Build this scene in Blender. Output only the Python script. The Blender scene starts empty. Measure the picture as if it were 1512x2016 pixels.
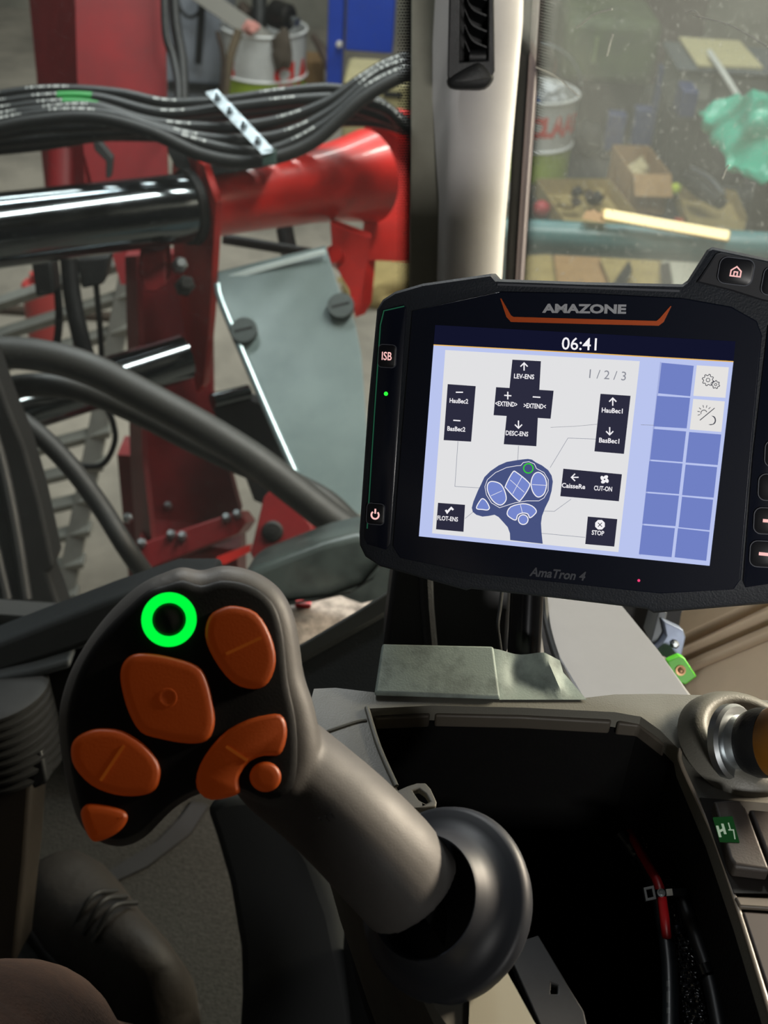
import bpy, bmesh, math, random
from mathutils import Vector, Matrix, noise
random.seed(7)
S = bpy.context.scene
COL = S.collection
V3 = Vector

# ------------------------------------------------------------------ camera
PITCH, ROLL, FPX = math.radians(36), math.radians(4.0), 2300.0
CW, CH = 1512.0, 2016.0
CP = V3((0, 0, 2.6))                      # eye height above the workshop floor
CF = V3((0, math.cos(PITCH), -math.sin(PITCH)))
_R, _U = V3((1, 0, 0)), V3((0, math.sin(PITCH), math.cos(PITCH)))
CR = _R * math.cos(ROLL) + _U * math.sin(ROLL)
CU = _U * math.cos(ROLL) - _R * math.sin(ROLL)
cam = bpy.data.cameras.new('camera')
cam.sensor_fit = 'VERTICAL'
cam.sensor_height = 24.0
cam.lens = 24.0 * FPX / CH
cam.clip_start = 0.01
cam.dof.use_dof = True
cam.dof.focus_distance = 0.66
cam.dof.aperture_fstop = cam.lens / 3.4
co = bpy.data.objects.new('camera', cam)
COL.objects.link(co)
M = Matrix((CR, CU, -CF)).transposed().to_4x4()
M.translation = CP
co.matrix_world = M
S.camera = co

# ------------------------------------------------------------------ light, exposure
S.view_settings.view_transform = 'Standard'
S.view_settings.look = 'None'
S.view_settings.gamma = 1.0
S.view_settings.exposure = 0.0
S.view_settings.use_curve_mapping = False
w = bpy.data.worlds.new('world')
S.world = w
w.use_nodes = True
w.node_tree.nodes['Background'].inputs[0].default_value = (0.55, 0.62, 0.7, 1)
w.node_tree.nodes['Background'].inputs[1].default_value = 0.02


def area(name, loc, target, sx, sy, power, col, spread=180):
    l = bpy.data.lights.new(name, 'AREA')
    l.shape = 'RECTANGLE'
    l.size, l.size_y = sx, sy
    l.energy = power
    l.spread = math.radians(spread)
    l.color = col
    o = bpy.data.objects.new(name, l)
    COL.objects.link(o)
    o.location = loc
    o.rotation_euler = (V3(target) - V3(loc)).to_track_quat('-Z', 'Y').to_euler()
    return o


area('workshop_lamp', (-0.9, 3.4, 5.2), (-0.5, 3.0, 0), 2.6, 0.18, 125, (0.95, 0.99, 1.0))
area('workshop_lamp', (1.2, 2.4, 4.9), (0.4, 2.6, 1.0), 2.2, 0.3, 160, (1.0, 0.96, 0.9))
area('workshop_lamp', (0.2, 6.2, 5.6), (0.2, 7.5, 0), 4.0, 0.5, 260, (0.98, 0.99, 0.97))
area('side_door_lamp', (1.75, 1.48, 2.85), (0.1, 0.6, 2.15), 0.8, 0.35, 37, (1.0, 0.83, 0.65), 85)
area('workshop_lamp', (0.72, -2.3, 3.2), (0.1, 0.9, 2.35), 0.5, 0.25, 42, (1.0, 0.97, 0.93))  # unseen fill light added behind the cab to brighten terminal and pillar


# ------------------------------------------------------------------ geometry helpers
def ray(px, py):
    return CF + CR * ((px - CW / 2) / FPX) - CU * ((py - CH / 2) / FPX)


def P(px, py, d):
    return CP + ray(px, py) * d


def on_plane(px, py, p0, n):
    r = ray(px, py)
    return CP + r * ((p0 - CP).dot(n) / r.dot(n))


def on_z(px, py, z):
    return on_plane(px, py, V3((0, 0, z)), V3((0, 0, 1)))


def on_y(px, py, y):
    return on_plane(px, py, V3((0, y, 0)), V3((0, 1, 0)))


def newell(p):
    n = V3()
    for i in range(len(p)):
        a, b = p[i], p[(i + 1) % len(p)]
        n += V3(((a.y - b.y) * (a.z + b.z), (a.z - b.z) * (a.x + b.x), (a.x - b.x) * (a.y + b.y)))
    return n.normalized()


def catmull(pts, seg):
    if len(pts) < 3:
        return [V3(p) for p in pts]
    p = [pts[0] * 2 - pts[1]] + list(pts) + [pts[-1] * 2 - pts[-2]]
    out = []
    for i in range(1, len(p) - 2):
        for k in range(seg):
            t = k / seg
            a, b, c, d = p[i - 1], p[i], p[i + 1], p[i + 2]
            out.append(0.5 * ((2 * b) + (c - a) * t + (2 * a - 5 * b + 4 * c - d) * t * t + (3 * b - a - 3 * c + d) * t ** 3))
    out.append(V3(pts[-1]))
    return out


def frames(path):
    ts = []
    for i in range(len(path)):
        a, b = path[max(i - 1, 0)], path[min(i + 1, len(path) - 1)]
        ts.append((b - a).normalized())
    n = ts[0].orthogonal().normalized()
    # start the frame facing the viewer's side so that UV 0.25 is the visible top
    up = V3((0, 0, 1)) if abs(ts[0].z) < 0.9 else V3((0, -1, 0))
    n = (up - ts[0] * up.dot(ts[0])).normalized()
    fr = []
    for i, t in enumerate(ts):
        n = (n - t * n.dot(t)).normalized()
        fr.append((t, n, t.cross(n)))
    return fr


class MB:
    def __init__(s):
        s.v, s.f, s.m, s.uv = [], [], [], {}

    def add(s, verts, faces, m=0):
        o = len(s.v)
        s.v += [V3(v) for v in verts]
        for f in faces:
            s.f.append([i + o for i in f])
            s.m.append(m)
        return o

    def prism(s, pts, vec, m=0):
        pts = [V3(p) for p in pts]
        vec = V3(vec)
        n = len(pts)
        if newell(pts).dot(vec) > 0:
            pts.reverse()
        f = [list(range(n)), list(range(2 * n - 1, n - 1, -1))]
        f += [[(i + 1) % n, i, i + n, (i + 1) % n + n] for i in range(n)]
        s.add(pts + [p + vec for p in pts], f, m)
        return s

    def loft(s, rings, m=0, cap=True, closed=True):
        n = len(rings[0])
        f = []
        for k in range(len(rings) - 1):
            for i in range(n if closed else n - 1):
                j = (i + 1) % n
                f.append([k * n + i, k * n + j, (k + 1) * n + j, (k + 1) * n + i])
        if cap and closed:
            f.append(list(range(n - 1, -1, -1)))
            f.append([(len(rings) - 1) * n + i for i in range(n)])
        s.add([p for r in rings for p in r], f, m)
        return s

    def box(s, c, x, y, z, m=0):
        """c centre, x y z half-extent vectors"""
        c, x, y, z = V3(c), V3(x), V3(y), V3(z)
        s.prism([c - x - y - z, c + x - y - z, c + x + y - z, c - x + y - z], z * 2, m)
        return s

    def abox(s, lo, hi, m=0):
        lo, hi = V3(lo), V3(hi)
        h = (hi - lo) / 2
        return s.box((lo + hi) / 2, (h.x, 0, 0), (0, h.y, 0), (0, 0, h.z), m)

    def lathe(s, a, ax, prof, n=32, m=0):
        """prof: (distance along ax, radius)"""
        a, ax = V3(a), V3(ax).normalized()
        e1 = ax.orthogonal().normalized()
        e2 = ax.cross(e1)
        rings = []
        for t, r in prof:
            rings.append([a + ax * t + (e1 * math.cos(q) + e2 * math.sin(q)) * max(r, 1e-5) for q in [2 * math.pi * i / n for i in range(n)]])
        return s.loft(rings, m)

    def cyl(s, a, b, r, n=24, m=0, r2=None):
        a, b = V3(a), V3(b)
        return s.lathe(a, b - a, [(0, r), ((b - a).length, r if r2 is None else r2)], n, m)

    def tube(s, pts, r, n=12, seg=8, m=0):
        path = catmull([V3(p) for p in pts], seg)
        fr = frames(path)
        rr = r if isinstance(r, (list, tuple)) else [r] * len(pts)
        rings, L, ls = [], 0, []
        for i, (p, (t, a, b)) in enumerate(zip(path, fr)):
            x = i / max(len(path) - 1, 1) * (len(rr) - 1)
            k = min(int(x), len(rr) - 2) if len(rr) > 1 else 0
            q = rr[k] + (rr[min(k + 1, len(rr) - 1)] - rr[k]) * (x - k)
            rings.append([p + (a * math.cos(g) + b * math.sin(g)) * q for g in [2 * math.pi * j / n for j in range(n)]])
            if i:
                L += (path[i] - path[i - 1]).length
            ls.append(L)
        o = len(s.v)
        f0 = len(s.f)
        s.loft(rings, m)
        for fi in range(f0, len(s.f) - 2):
            k, i = divmod(fi - f0, n)
            s.uv[fi] = [(i / n, ls[k]), ((i + 1) / n, ls[k]), ((i + 1) / n, ls[k + 1]), (i / n, ls[k + 1])]
        return s

    def fill(s, loops, m=0):
        """flat face with holes: loops[0] outer, the rest holes (coplanar points)"""
        bm = bmesh.new()
        ed = []
        for lp in loops:
            vs = [bm.verts.new(p) for p in lp]
            ed += [bm.edges.new((vs[i], vs[(i + 1) % len(vs)])) for i in range(len(vs))]
        nn = newell(loops[0])
        bmesh.ops.triangle_fill(bm, use_beauty=True, edges=ed, normal=nn)
        bm.verts.index_update()
        s.add([v.co.copy() for v in bm.verts], [[v.index for v in (f.verts if f.normal.dot(nn) > 0 else reversed(f.verts))] for f in bm.faces], m)
        bm.free()
        return s

    def holed(s, loops, vec, m=0):
        """plate with holes, loops[0] outer, extruded by vec"""
        vec = V3(vec)
        s.fill(loops, m)
        s.fill([[p + vec for p in l] for l in loops], m)
        for l in loops:
            s.loft([l, [p + vec for p in l]], m, cap=False)
        return s


def inset(poly, d):
    """2D polygon moved inwards by d (counter-clockwise polygon)"""
    n = len(poly)
    ar = sum(poly[i][0] * poly[(i + 1) % n][1] - poly[(i + 1) % n][0] * poly[i][1] for i in range(n))
    sg = 1 if ar > 0 else -1
    out = []
    for i in range(n):
        a, b, c = poly[i - 1], poly[i], poly[(i + 1) % n]
        e1 = V3((b[0] - a[0], b[1] - a[1], 0)).normalized()
        e2 = V3((c[0] - b[0], c[1] - b[1], 0)).normalized()
        n1, n2 = V3((-e1.y, e1.x, 0)), V3((-e2.y, e2.x, 0))
        h = (n1 + n2)
        if h.length < 1e-6:
            h = n1
        h.normalize()
        k = d / max(h.dot(n1), 0.5) * sg
        out.append((b[0] + h.x * k, b[1] + h.y * k))
    return out


def smooth2(poly, seg=5):
    n = len(poly)
    p = [V3((a, b, 0)) for a, b in poly]
    out = []
    for i in range(n):
        a, b, c, d = p[i - 1], p[i], p[(i + 1) % n], p[(i + 2) % n]
        for k in range(seg):
            t = k / seg
            q = 0.5 * ((2 * b) + (c - a) * t + (2 * a - 5 * b + 4 * c - d) * t * t + (3 * b - a - 3 * c + d) * t ** 3)
            out.append((q.x, q.y))
    return out


def rrect(cx, cy, w, h, r, rot=0, n=5):
    out = []
    for sx, sy, a0 in ((1, 1, 0), (-1, 1, 90), (-1, -1, 180), (1, -1, 270)):
        for k in range(n + 1):
            a = math.radians(a0 + 90 * k / n)
            x, y = sx * (w / 2 - r) + r * math.cos(a), sy * (h / 2 - r) + r * math.sin(a)
            out.append((cx + x * math.cos(rot) - y * math.sin(rot), cy + x * math.sin(rot) + y * math.cos(rot)))
    return out


def circ(cx, cy, rx, ry=None, n=28, rot=0):
    ry = rx if ry is None else ry
    o = []
    for k in range(n):
        a = 2 * math.pi * k / n
        x, y = rx * math.cos(a), ry * math.sin(a)
        o.append((cx + x * math.cos(rot) - y * math.sin(rot), cy + x * math.sin(rot) + y * math.cos(rot)))
    return o


class Frame:
    """a real plane in the scene: origin, two axes and a normal"""
    def __init__(s, o, u, v, n):
        s.o, s.u, s.v, s.n = o, u, v, n

    def W(s, x, y, z=0):
        return s.o + s.u * x + s.v * y + s.n * z

    def L(s, px, py):
        q = on_plane(px, py, s.o, s.n) - s.o
        return (q.dot(s.u), q.dot(s.v))

    def LL(s, pts):
        return [s.L(*p) for p in pts]

    def plate(s, mb, poly, z0, z1, m=0):
        mb.prism([s.W(x, y, z1) for x, y in poly], s.n * (z0 - z1), m)

    def pillow(s, mb, poly, prof, m=0):
        """prof: list of (z, inset)"""
        mb.loft([[s.W(x, y, z) for x, y in inset(poly, i)] for z, i in prof], m)

    def stroke(s, mb, pts, wd, z0, z1, closed=False, m=0):
        """a flat band of width wd along a polyline (one quad per piece, round joins)"""
        n = len(pts)
        q = [V3((a, b, 0)) for a, b in pts]
        L, R = [], []
        for i in range(n):
            a = q[i - 1] if (i or closed) else None
            c = q[(i + 1) % n] if (i < n - 1 or closed) else None
            d1 = (q[i] - a).normalized() if a is not None else (c - q[i]).normalized()
            d2 = (c - q[i]).normalized() if c is not None else d1
            h = V3((-d1.y, d1.x, 0)) + V3((-d2.y, d2.x, 0))
            if h.length < 1e-5:
                h = V3((-d1.y, d1.x, 0))
            h.normalize()
            k = wd / 2 / max(h.dot(V3((-d1.y, d1.x, 0))), 0.4)
            L.append(q[i] + h * k)
            R.append(q[i] - h * k)
        rings = []
        idx = list(range(n)) + ([0] if closed else [])
        for i in idx:
            rings.append([s.W(L[i].x, L[i].y, z1), s.W(R[i].x, R[i].y, z1), s.W(R[i].x, R[i].y, z0), s.W(L[i].x, L[i].y, z0)])
        mb.loft(rings, m, cap=not closed)


_tc = {}


def text2d(txt, bold=0.0):
    key = (txt, bold)
    if key in _tc:
        return _tc[key]
    c = bpy.data.curves.new('lettering', 'FONT')
    c.body = txt
    c.size = 1
    c.offset = bold
    c.resolution_u = 3
    o = bpy.data.objects.new('lettering', c)
    COL.objects.link(o)
    dg = bpy.context.evaluated_depsgraph_get()
    dg.update()
    me = bpy.data.meshes.new_from_object(o.evaluated_get(dg))
    vs = [(v.co.x, v.co.y) for v in me.vertices]
    fs = [list(p.vertices) for p in me.polygons]
    bpy.data.objects.remove(o)
    bpy.data.meshes.remove(me)
    x0, x1 = min(v[0] for v in vs), max(v[0] for v in vs)
    y0, y1 = min(v[1] for v in vs), max(v[1] for v in vs)
    vs = [((x - (x0 + x1) / 2) / (x1 - x0), (y - (y0 + y1) / 2) / (y1 - y0)) for x, y in vs]
    _tc[key] = (vs, fs)
    return _tc[key]


def put_text(mb, F, txt, cx, cy, w, h, z, bold=0.0, shear=0.0, rot=0.0, m=0):
    vs, fs = text2d(txt, bold)
    out = []
    for x, y in vs:
        a, b = x * w + y * h * shear, y * h
        out.append(F.W(cx + a * math.cos(rot) - b * math.sin(rot), cy + a * math.sin(rot) + b * math.cos(rot), z))
    fl = []
    for f in fs:
        n = newell([out[i] for i in f])
        fl.append(f if n.dot(F.n) > 0 else f[::-1])
    mb.add(out, fl, m)


# ------------------------------------------------------------------ materials
def lin(c):
    if isinstance(c, str):
        c = [int(c[i:i + 2], 16) / 255 for i in (0, 2, 4)]
    return tuple((x / 12.92 if x <= 0.04045 else ((x + 0.055) / 1.055) ** 2.4) for x in c) + (1,)


def mat(name, col, rough=0.5, metal=0.0, var=0.0, scale=20.0, bump=0.0, bscale=None, col2=None, spec=0.5, coat=0.0, emit=0.0, ecol=None, thr=None):
    m = bpy.data.materials.new(name)
    m.use_nodes = True
    nt = m.node_tree
    b = nt.nodes['Principled BSDF']
    b.inputs['Roughness'].default_value = rough
    b.inputs['Metallic'].default_value = metal
    b.inputs['Specular IOR Level'].default_value = spec
    b.inputs['Coat Weight'].default_value = coat
    c = lin(col)
    b.inputs['Base Color'].default_value = c
    tc = nt.nodes.new('ShaderNodeTexCoord')
    if var or col2:
        n = nt.nodes.new('ShaderNodeTexNoise')
        n.inputs['Scale'].default_value = scale
        n.inputs['Detail'].default_value = 6
        n.inputs['Roughness'].default_value = 0.65
        nt.links.new(tc.outputs['Object'], n.inputs['Vector'])
        r = nt.nodes.new('ShaderNodeValToRGB')
        lo, hi = thr or (0.35, 0.68)
        r.color_ramp.elements[0].position = lo
        r.color_ramp.elements[1].position = hi
        a = lin(col2) if col2 else tuple(x * (1 - var) for x in c[:3]) + (1,)
        r.color_ramp.elements[0].color = a
        r.color_ramp.elements[1].color = c
        nt.links.new(n.outputs['Fac'], r.inputs['Fac'])
        nt.links.new(r.outputs['Color'], b.inputs['Base Color'])
        mr = nt.nodes.new('ShaderNodeMapRange')
        mr.inputs['To Min'].default_value = min(rough + 0.12, 1)
        mr.inputs['To Max'].default_value = max(rough - 0.06, 0.03)
        nt.links.new(n.outputs['Fac'], mr.inputs['Value'])
        nt.links.new(mr.outputs['Result'], b.inputs['Roughness'])
    if bump:
        n2 = nt.nodes.new('ShaderNodeTexNoise')
        n2.inputs['Scale'].default_value = bscale or scale * 4
        n2.inputs['Detail'].default_value = 3
        nt.links.new(tc.outputs['Object'], n2.inputs['Vector'])
        bp = nt.nodes.new('ShaderNodeBump')
        bp.inputs['Strength'].default_value = bump
        bp.inputs['Distance'].default_value = 0.002
        nt.links.new(n2.outputs['Fac'], bp.inputs['Height'])
        nt.links.new(bp.outputs['Normal'], b.inputs['Normal'])
    if emit:
        b.inputs['Emission Color'].default_value = lin(ecol or col)
        b.inputs['Emission Strength'].default_value = emit
    return m


def emis(name, col, strength=1.0):
    m = bpy.data.materials.new(name)
    m.use_nodes = True
    nt = m.node_tree
    nt.nodes.clear()
    e = nt.nodes.new('ShaderNodeEmission')
    e.inputs[0].default_value = lin(col)
    e.inputs[1].default_value = strength
    o = nt.nodes.new('ShaderNodeOutputMaterial')
    nt.links.new(e.outputs[0], o.inputs[0])
    return m


def glass(name, dust, tint=(1, 1, 1), dcol='8a8c88', rough=0.02, spots=0.0):
    """clear pane with a film of dust: transparent + fresnel gloss + scattered dust"""
    m = bpy.data.materials.new(name)
    m.use_nodes = True
    nt = m.node_tree
    N, Lk = nt.nodes, nt.links
    N.clear()
    out = N.new('ShaderNodeOutputMaterial')
    tr = N.new('ShaderNodeBsdfTransparent')
    tr.inputs[0].default_value = tint + (1,)
    gl = N.new('ShaderNodeBsdfGlossy')
    gl.inputs['Roughness'].default_value = rough
    fr = N.new('ShaderNodeFresnel')
    fr.inputs[0].default_value = 1.3
    m1 = N.new('ShaderNodeMixShader')
    Lk.new(fr.outputs[0], m1.inputs[0])
    Lk.new(tr.outputs[0], m1.inputs[1])
    Lk.new(gl.outputs[0], m1.inputs[2])
    df = N.new('ShaderNodeBsdfDiffuse')
    df.inputs[0].default_value = lin(dcol)
    tl = N.new('ShaderNodeBsdfTranslucent')
    tl.inputs[0].default_value = lin(dcol)
    m2 = N.new('ShaderNodeMixShader')
    m2.inputs[0].default_value = 0.6
    Lk.new(df.outputs[0], m2.inputs[1])
    Lk.new(tl.outputs[0], m2.inputs[2])
    tc = N.new('ShaderNodeTexCoord')
    n1 = N.new('ShaderNodeTexNoise')
    n1.inputs['Scale'].default_value = 3.5
    n1.inputs['Detail'].default_value = 5
    Lk.new(tc.outputs['Object'], n1.inputs['Vector'])
    mr = N.new('ShaderNodeMapRange')
    mr.inputs['From Min'].default_value = 0.3
    mr.inputs['From Max'].default_value = 0.7
    mr.inputs['To Min'].default_value = dust * 0.55
    mr.inputs['To Max'].default_value = dust * 1.35
    Lk.new(n1.outputs['Fac'], mr.inputs['Value'])
    fac = mr.outputs['Result']
    if spots:
        vo = N.new('ShaderNodeTexNoise')
        vo.inputs['Scale'].default_value = 190
        vo.inputs['Detail'].default_value = 2
        Lk.new(tc.outputs['Object'], vo.inputs['Vector'])
        s = N.new('ShaderNodeMapRange')
        s.inputs['From Min'].default_value = 0.62
        s.inputs['From Max'].default_value = 0.80
        s.inputs['To Max'].default_value = spots
        Lk.new(vo.outputs['Fac'], s.inputs['Value'])
        ad = N.new('ShaderNodeMath')
        ad.operation = 'ADD'
        ad.use_clamp = True
        Lk.new(fac, ad.inputs[0])
        Lk.new(s.outputs['Result'], ad.inputs[1])
        fac = ad.outputs[0]
    m3 = N.new('ShaderNodeMixShader')
    Lk.new(fac, m3.inputs[0])
    Lk.new(m1.outputs[0], m3.inputs[1])
    Lk.new(m2.outputs[0], m3.inputs[2])
    Lk.new(m3.outputs[0], out.inputs[0])
    return m


def frit(name, pitch=0.0027):
    """black ceramic dots printed on the glass; dot size falls with UV x (0 solid, 1 none)"""
    m = bpy.data.materials.new(name)
    m.use_nodes = True
    nt = m.node_tree
    N, Lk = nt.nodes, nt.links
    N.clear()
    out = N.new('ShaderNodeOutputMaterial')
    tr = N.new('ShaderNodeBsdfTransparent')
    bs = N.new('ShaderNodeBsdfDiffuse')
    bs.inputs[0].default_value = (0.012, 0.012, 0.012, 1)
    uv = N.new('ShaderNodeUVMap')
    sp = N.new('ShaderNodeSeparateXYZ')
    Lk.new(uv.outputs[0], sp.inputs[0])

    def mth(op, a, b=None):
        x = N.new('ShaderNodeMath')
        x.operation = op
        for i, q in enumerate((a, b)):
            if q is None:
                continue
            if isinstance(q, (int, float)):
                x.inputs[i].default_value = q
            else:
                Lk.new(q, x.inputs[i])
        return x.outputs[0]
    # uv in metres: x across (0 at the solid edge), y along
    sx = mth('DIVIDE', sp.outputs[0], pitch)
    sy = mth('DIVIDE', sp.outputs[1], pitch)
    row = mth('FLOOR', sy)
    odd = mth('MULTIPLY', mth('MODULO', row, 2.0), 0.5)
    fx = mth('SUBTRACT', mth('FRACT', mth('ADD', sx, odd)), 0.5)
    fy = mth('SUBTRACT', mth('FRACT', sy), 0.5)
    d = mth('SQRT', mth('ADD', mth('MULTIPLY', fx, fx), mth('MULTIPLY', fy, fy)))
    rad = mth('SUBTRACT', 0.64, mth('MULTIPLY', sp.outputs[0], 32.0))
    fac = mth('LESS_THAN', d, rad)
    mx = N.new('ShaderNodeMixShader')
    Lk.new(fac, mx.inputs[0])
    Lk.new(tr.outputs[0], mx.inputs[1])
    Lk.new(bs.outputs[0], mx.inputs[2])
    Lk.new(mx.outputs[0], out.inputs[0])
    return m


def hose_mat(name, col='1b1d1e', rough=0.42, prints=True, stripe=None, pcol='b4b6b3'):
    m = mat(name, col, rough, var=0.3, scale=40)
    if not prints:
        return m
    nt = m.node_tree
    N, Lk = nt.nodes, nt.links
    b = N['Principled BSDF']
    uv = N.new('ShaderNodeUVMap')
    sp = N.new('ShaderNodeSeparateXYZ')
    Lk.new(uv.outputs[0], sp.inputs[0])

    def mth(op, a, b=None):
        x = N.new('ShaderNodeMath')
        x.operation = op
        for i, q in enumerate((a, b)):
            if q is None:
                continue
            if isinstance(q, (int, float)):
                x.inputs[i].default_value = q
            else:
                Lk.new(q, x.inputs[i])
        return x.outputs[0]

    def nz(scale, det=0):
        n = N.new('ShaderNodeTexNoise')
        n.noise_dimensions = '1D'
        n.inputs['Scale'].default_value = scale
        n.inputs['Detail'].default_value = det
        Lk.new(sp.outputs[1], n.inputs['W'])
        return n.outputs['Fac']
    band = mth('LESS_THAN', mth('ABSOLUTE', mth('SUBTRACT', sp.outputs[0], 0.08)), 0.035)
    band = mth('MULTIPLY', band, mth('GREATER_THAN', nz(170), 0.47))
    band = mth('MULTIPLY', band, mth('GREATER_THAN', nz(9), 0.55))
    mx = N.new('ShaderNodeMix')
    mx.data_type = 'RGBA'
    old = b.inputs['Base Color'].links[0].from_socket
    Lk.new(band, mx.inputs['Factor'])
    Lk.new(old, mx.inputs['A'])
    mx.inputs['B'].default_value = lin(pcol)
    res = mx.outputs['Result']
    if stripe:
        g = mth('LESS_THAN', mth('ABSOLUTE', mth('SUBTRACT', sp.outputs[0], 0.1)), 0.13)
        lo, hi = stripe
        g = mth('MULTIPLY', g, mth('MULTIPLY', mth('GREATER_THAN', sp.outputs[1], lo), mth('LESS_THAN', sp.outputs[1], hi)))
        mg = N.new('ShaderNodeMix')
        mg.data_type = 'RGBA'
        Lk.new(g, mg.inputs['Factor'])
        Lk.new(res, mg.inputs['A'])
        mg.inputs['B'].default_value = lin('1f8a3a')
        res = mg.outputs['Result']
    Lk.new(res, b.inputs['Base Color'])
    return m


# ------------------------------------------------------------------ object helpers
def make_mesh(name, mb, mats, off, smooth):
    me = bpy.data.meshes.new(name)
    me.from_pydata([v - off for v in mb.v], [], mb.f)
    for m in (mats if isinstance(mats, (list, tuple)) else [mats]):
        me.materials.append(m)
    for p, k in zip(me.polygons, mb.m):
        p.material_index = k
    if mb.uv:
        ul = me.uv_layers.new(name='UVMap')
        for fi, q in mb.uv.items():
            for li, c in zip(me.polygons[fi].loop_indices, q):
                ul.data[li].uv = c
    bm = bmesh.new()
    bm.from_mesh(me)
    bmesh.ops.remove_doubles(bm, verts=bm.verts, dist=1e-7)
    bmesh.ops.recalc_face_normals(bm, faces=bm.faces)
    bm.to_mesh(me)
    bm.free()
    if smooth:
        me.shade_smooth()
        me.set_sharp_from_angle(angle=math.radians(smooth))
    me.update()
    return me


def wloc(o):
    v = V3()
    while o is not None:
        v += o.location
        o = o.parent
    return v


def part(name, mb, mats, parent, smooth=35, bevel=0, label=None, keep=False):
    off = wloc(parent)
    me = make_mesh(name, mb, mats, off, smooth)
    o = bpy.data.objects.new(name, me)
    COL.objects.link(o)
    o.parent = parent
    if bevel:
        b = o.modifiers.new('bevel', 'BEVEL')
        b.width = bevel
        b.segments = 3
        b.limit_method = 'ANGLE'
        b.angle_limit = math.radians(40)
    if label:
        o['label'] = label
    return o


def tag(o, label, cat, group=None, kind=None):
    o['label'] = label
    o['category'] = cat
    if group:
        o['group'] = group
    if kind:
        o['kind'] = kind
    return o


def solo(name, mb, mats, label, cat, group=None, kind=None, smooth=35, bevel=0):
    xs = [v.x for v in mb.v]
    ys = [v.y for v in mb.v]
    off = V3(((min(xs) + max(xs)) / 2, (min(ys) + max(ys)) / 2, min(v.z for v in mb.v)))
    me = make_mesh(name, mb, mats, off, smooth)
    o = bpy.data.objects.new(name, me)
    o.location = off
    COL.objects.link(o)
    if bevel:
        b = o.modifiers.new('bevel', 'BEVEL')
        b.width = bevel
        b.segments = 3
        b.limit_method = 'ANGLE'
        b.angle_limit = math.radians(40)
    return tag(o, label, cat, group, kind)


def thing(name, loc, label, cat, group=None, kind=None):
    o = bpy.data.objects.new(name, None)
    o.empty_display_size = 0.05
    o.location = loc
    COL.objects.link(o)
    return tag(o, label, cat, group, kind)


def px_prism(mb, pts, vec, m=0, d=None):
    """pts: (px,py,depth) or (px,py) with common depth d"""
    mb.prism([P(*(p if len(p) == 3 else (p[0], p[1], d))) for p in pts], vec, m)
    return mb


# materials used widely
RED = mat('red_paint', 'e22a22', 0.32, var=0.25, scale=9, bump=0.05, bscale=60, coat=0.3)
DKRED = mat('dusty_red_paint', '8c1c20', 0.45, var=0.3, scale=7, bump=0.06, bscale=50)  # darker copy of the red; dim light on mast and base is in it
CHROME = mat('chrome', '697074', 0.09, 1.0, var=0.1, scale=12)
STEEL = mat('galvanised_steel', 'b9bfc2', 0.35, 1.0, var=0.25, scale=18)
ALU = mat('aluminium', 'b4b4ac', 0.42, 0.5, var=0.25, scale=14)
BLACKP = mat('black_plastic', '17191b', 0.45, var=0.2, scale=60, bump=0.15, bscale=700)
BLACKR = mat('black_rubber', '131415', 0.6, var=0.25, scale=30)
GLOSSB = mat('gloss_black', '0b0d12', 0.18)
ZINC = mat('zinc_plating', 'a4adb3', 0.38, 1.0, var=0.3, scale=60)
GREYPL = mat('grey_deck_plastic', '8b8b84', 0.48, var=0.08, scale=30, bump=0.12, bscale=900)
WHITE = mat('pillar_plastic', 'cfccca', 0.5, var=0.05, scale=25, bump=0.06, bscale=900)
CARD = mat('cardboard', 'a9855a', 0.85, var=0.2, scale=12)
CARDY = mat('yellowed_cardboard', 'a8935f', 0.85, var=0.25, scale=9)
DARKM = mat('dark_metal', '2b2b2a', 0.55, 0.4, var=0.3, scale=20)
RUST = mat('rusty_metal', '4a3c31', 0.7, 0.3, var=0.4, scale=25)

# ================================================================== SETTING
def struct(name, mb, mats, label, cat, smooth=35, bevel=0):
    return solo(name, mb, mats, label, cat, None, 'structure', smooth, bevel)


CONC = mat('workshop_concrete', '958d80', 0.8, col2='645f56', scale=1.6, thr=(0.3, 0.62), bump=0.2, bscale=30)
CWALL = mat('workshop_wall', '9b978a', 0.85, col2='77746a', scale=2.2, thr=(0.3, 0.7))
mb = MB()
mb.abox((-9, -4, -0.2), (9, 11, 0))
struct('ground', mb, CONC, 'stained pale concrete floor of the workshop outside the cab', 'floor')
mb = MB()
mb.abox((-9, 10.6, 0.0), (9, 10.8, 6.4))
struct('wall_back', mb, CWALL, 'grey olive rendered workshop wall behind the drums', 'wall')
mb = MB()
mb.abox((-9, -4, 6.4), (9, 10.8, 6.6))
struct('ceiling', mb, mat('workshop_ceiling', '3a3936', 0.9), 'workshop ceiling high above the tractor', 'ceiling')

# the cab shell round the camera
CABM = mat('cab_lining', '2a2a29', 0.8)
mb = MB()
mb.abox((-1.0, -1.3, 3.12), (1.05, 1.2, 3.2))
struct('ceiling_cab', mb, CABM, 'dark roof lining of the tractor cab', 'ceiling')
mb = MB()
mb.abox((-1.0, -1.34, 1.3), (1.05, -1.3, 2.45))
struct('wall_rear', mb, CABM, 'dark rear wall of the tractor cab below its rear window', 'wall')
mb = MB()
mb.abox((1.05, -1.3, 1.3), (1.09, 0.4, 3.12))
struct('wall_right', mb, CABM, 'dark right side wall of the tractor cab', 'wall')
mb = MB()
mb.abox((-1.04, -1.3, 1.3), (-1.0, 1.12, 3.12))
struct('wall_left', mb, CABM, 'dark left side wall of the tractor cab', 'wall')

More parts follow.
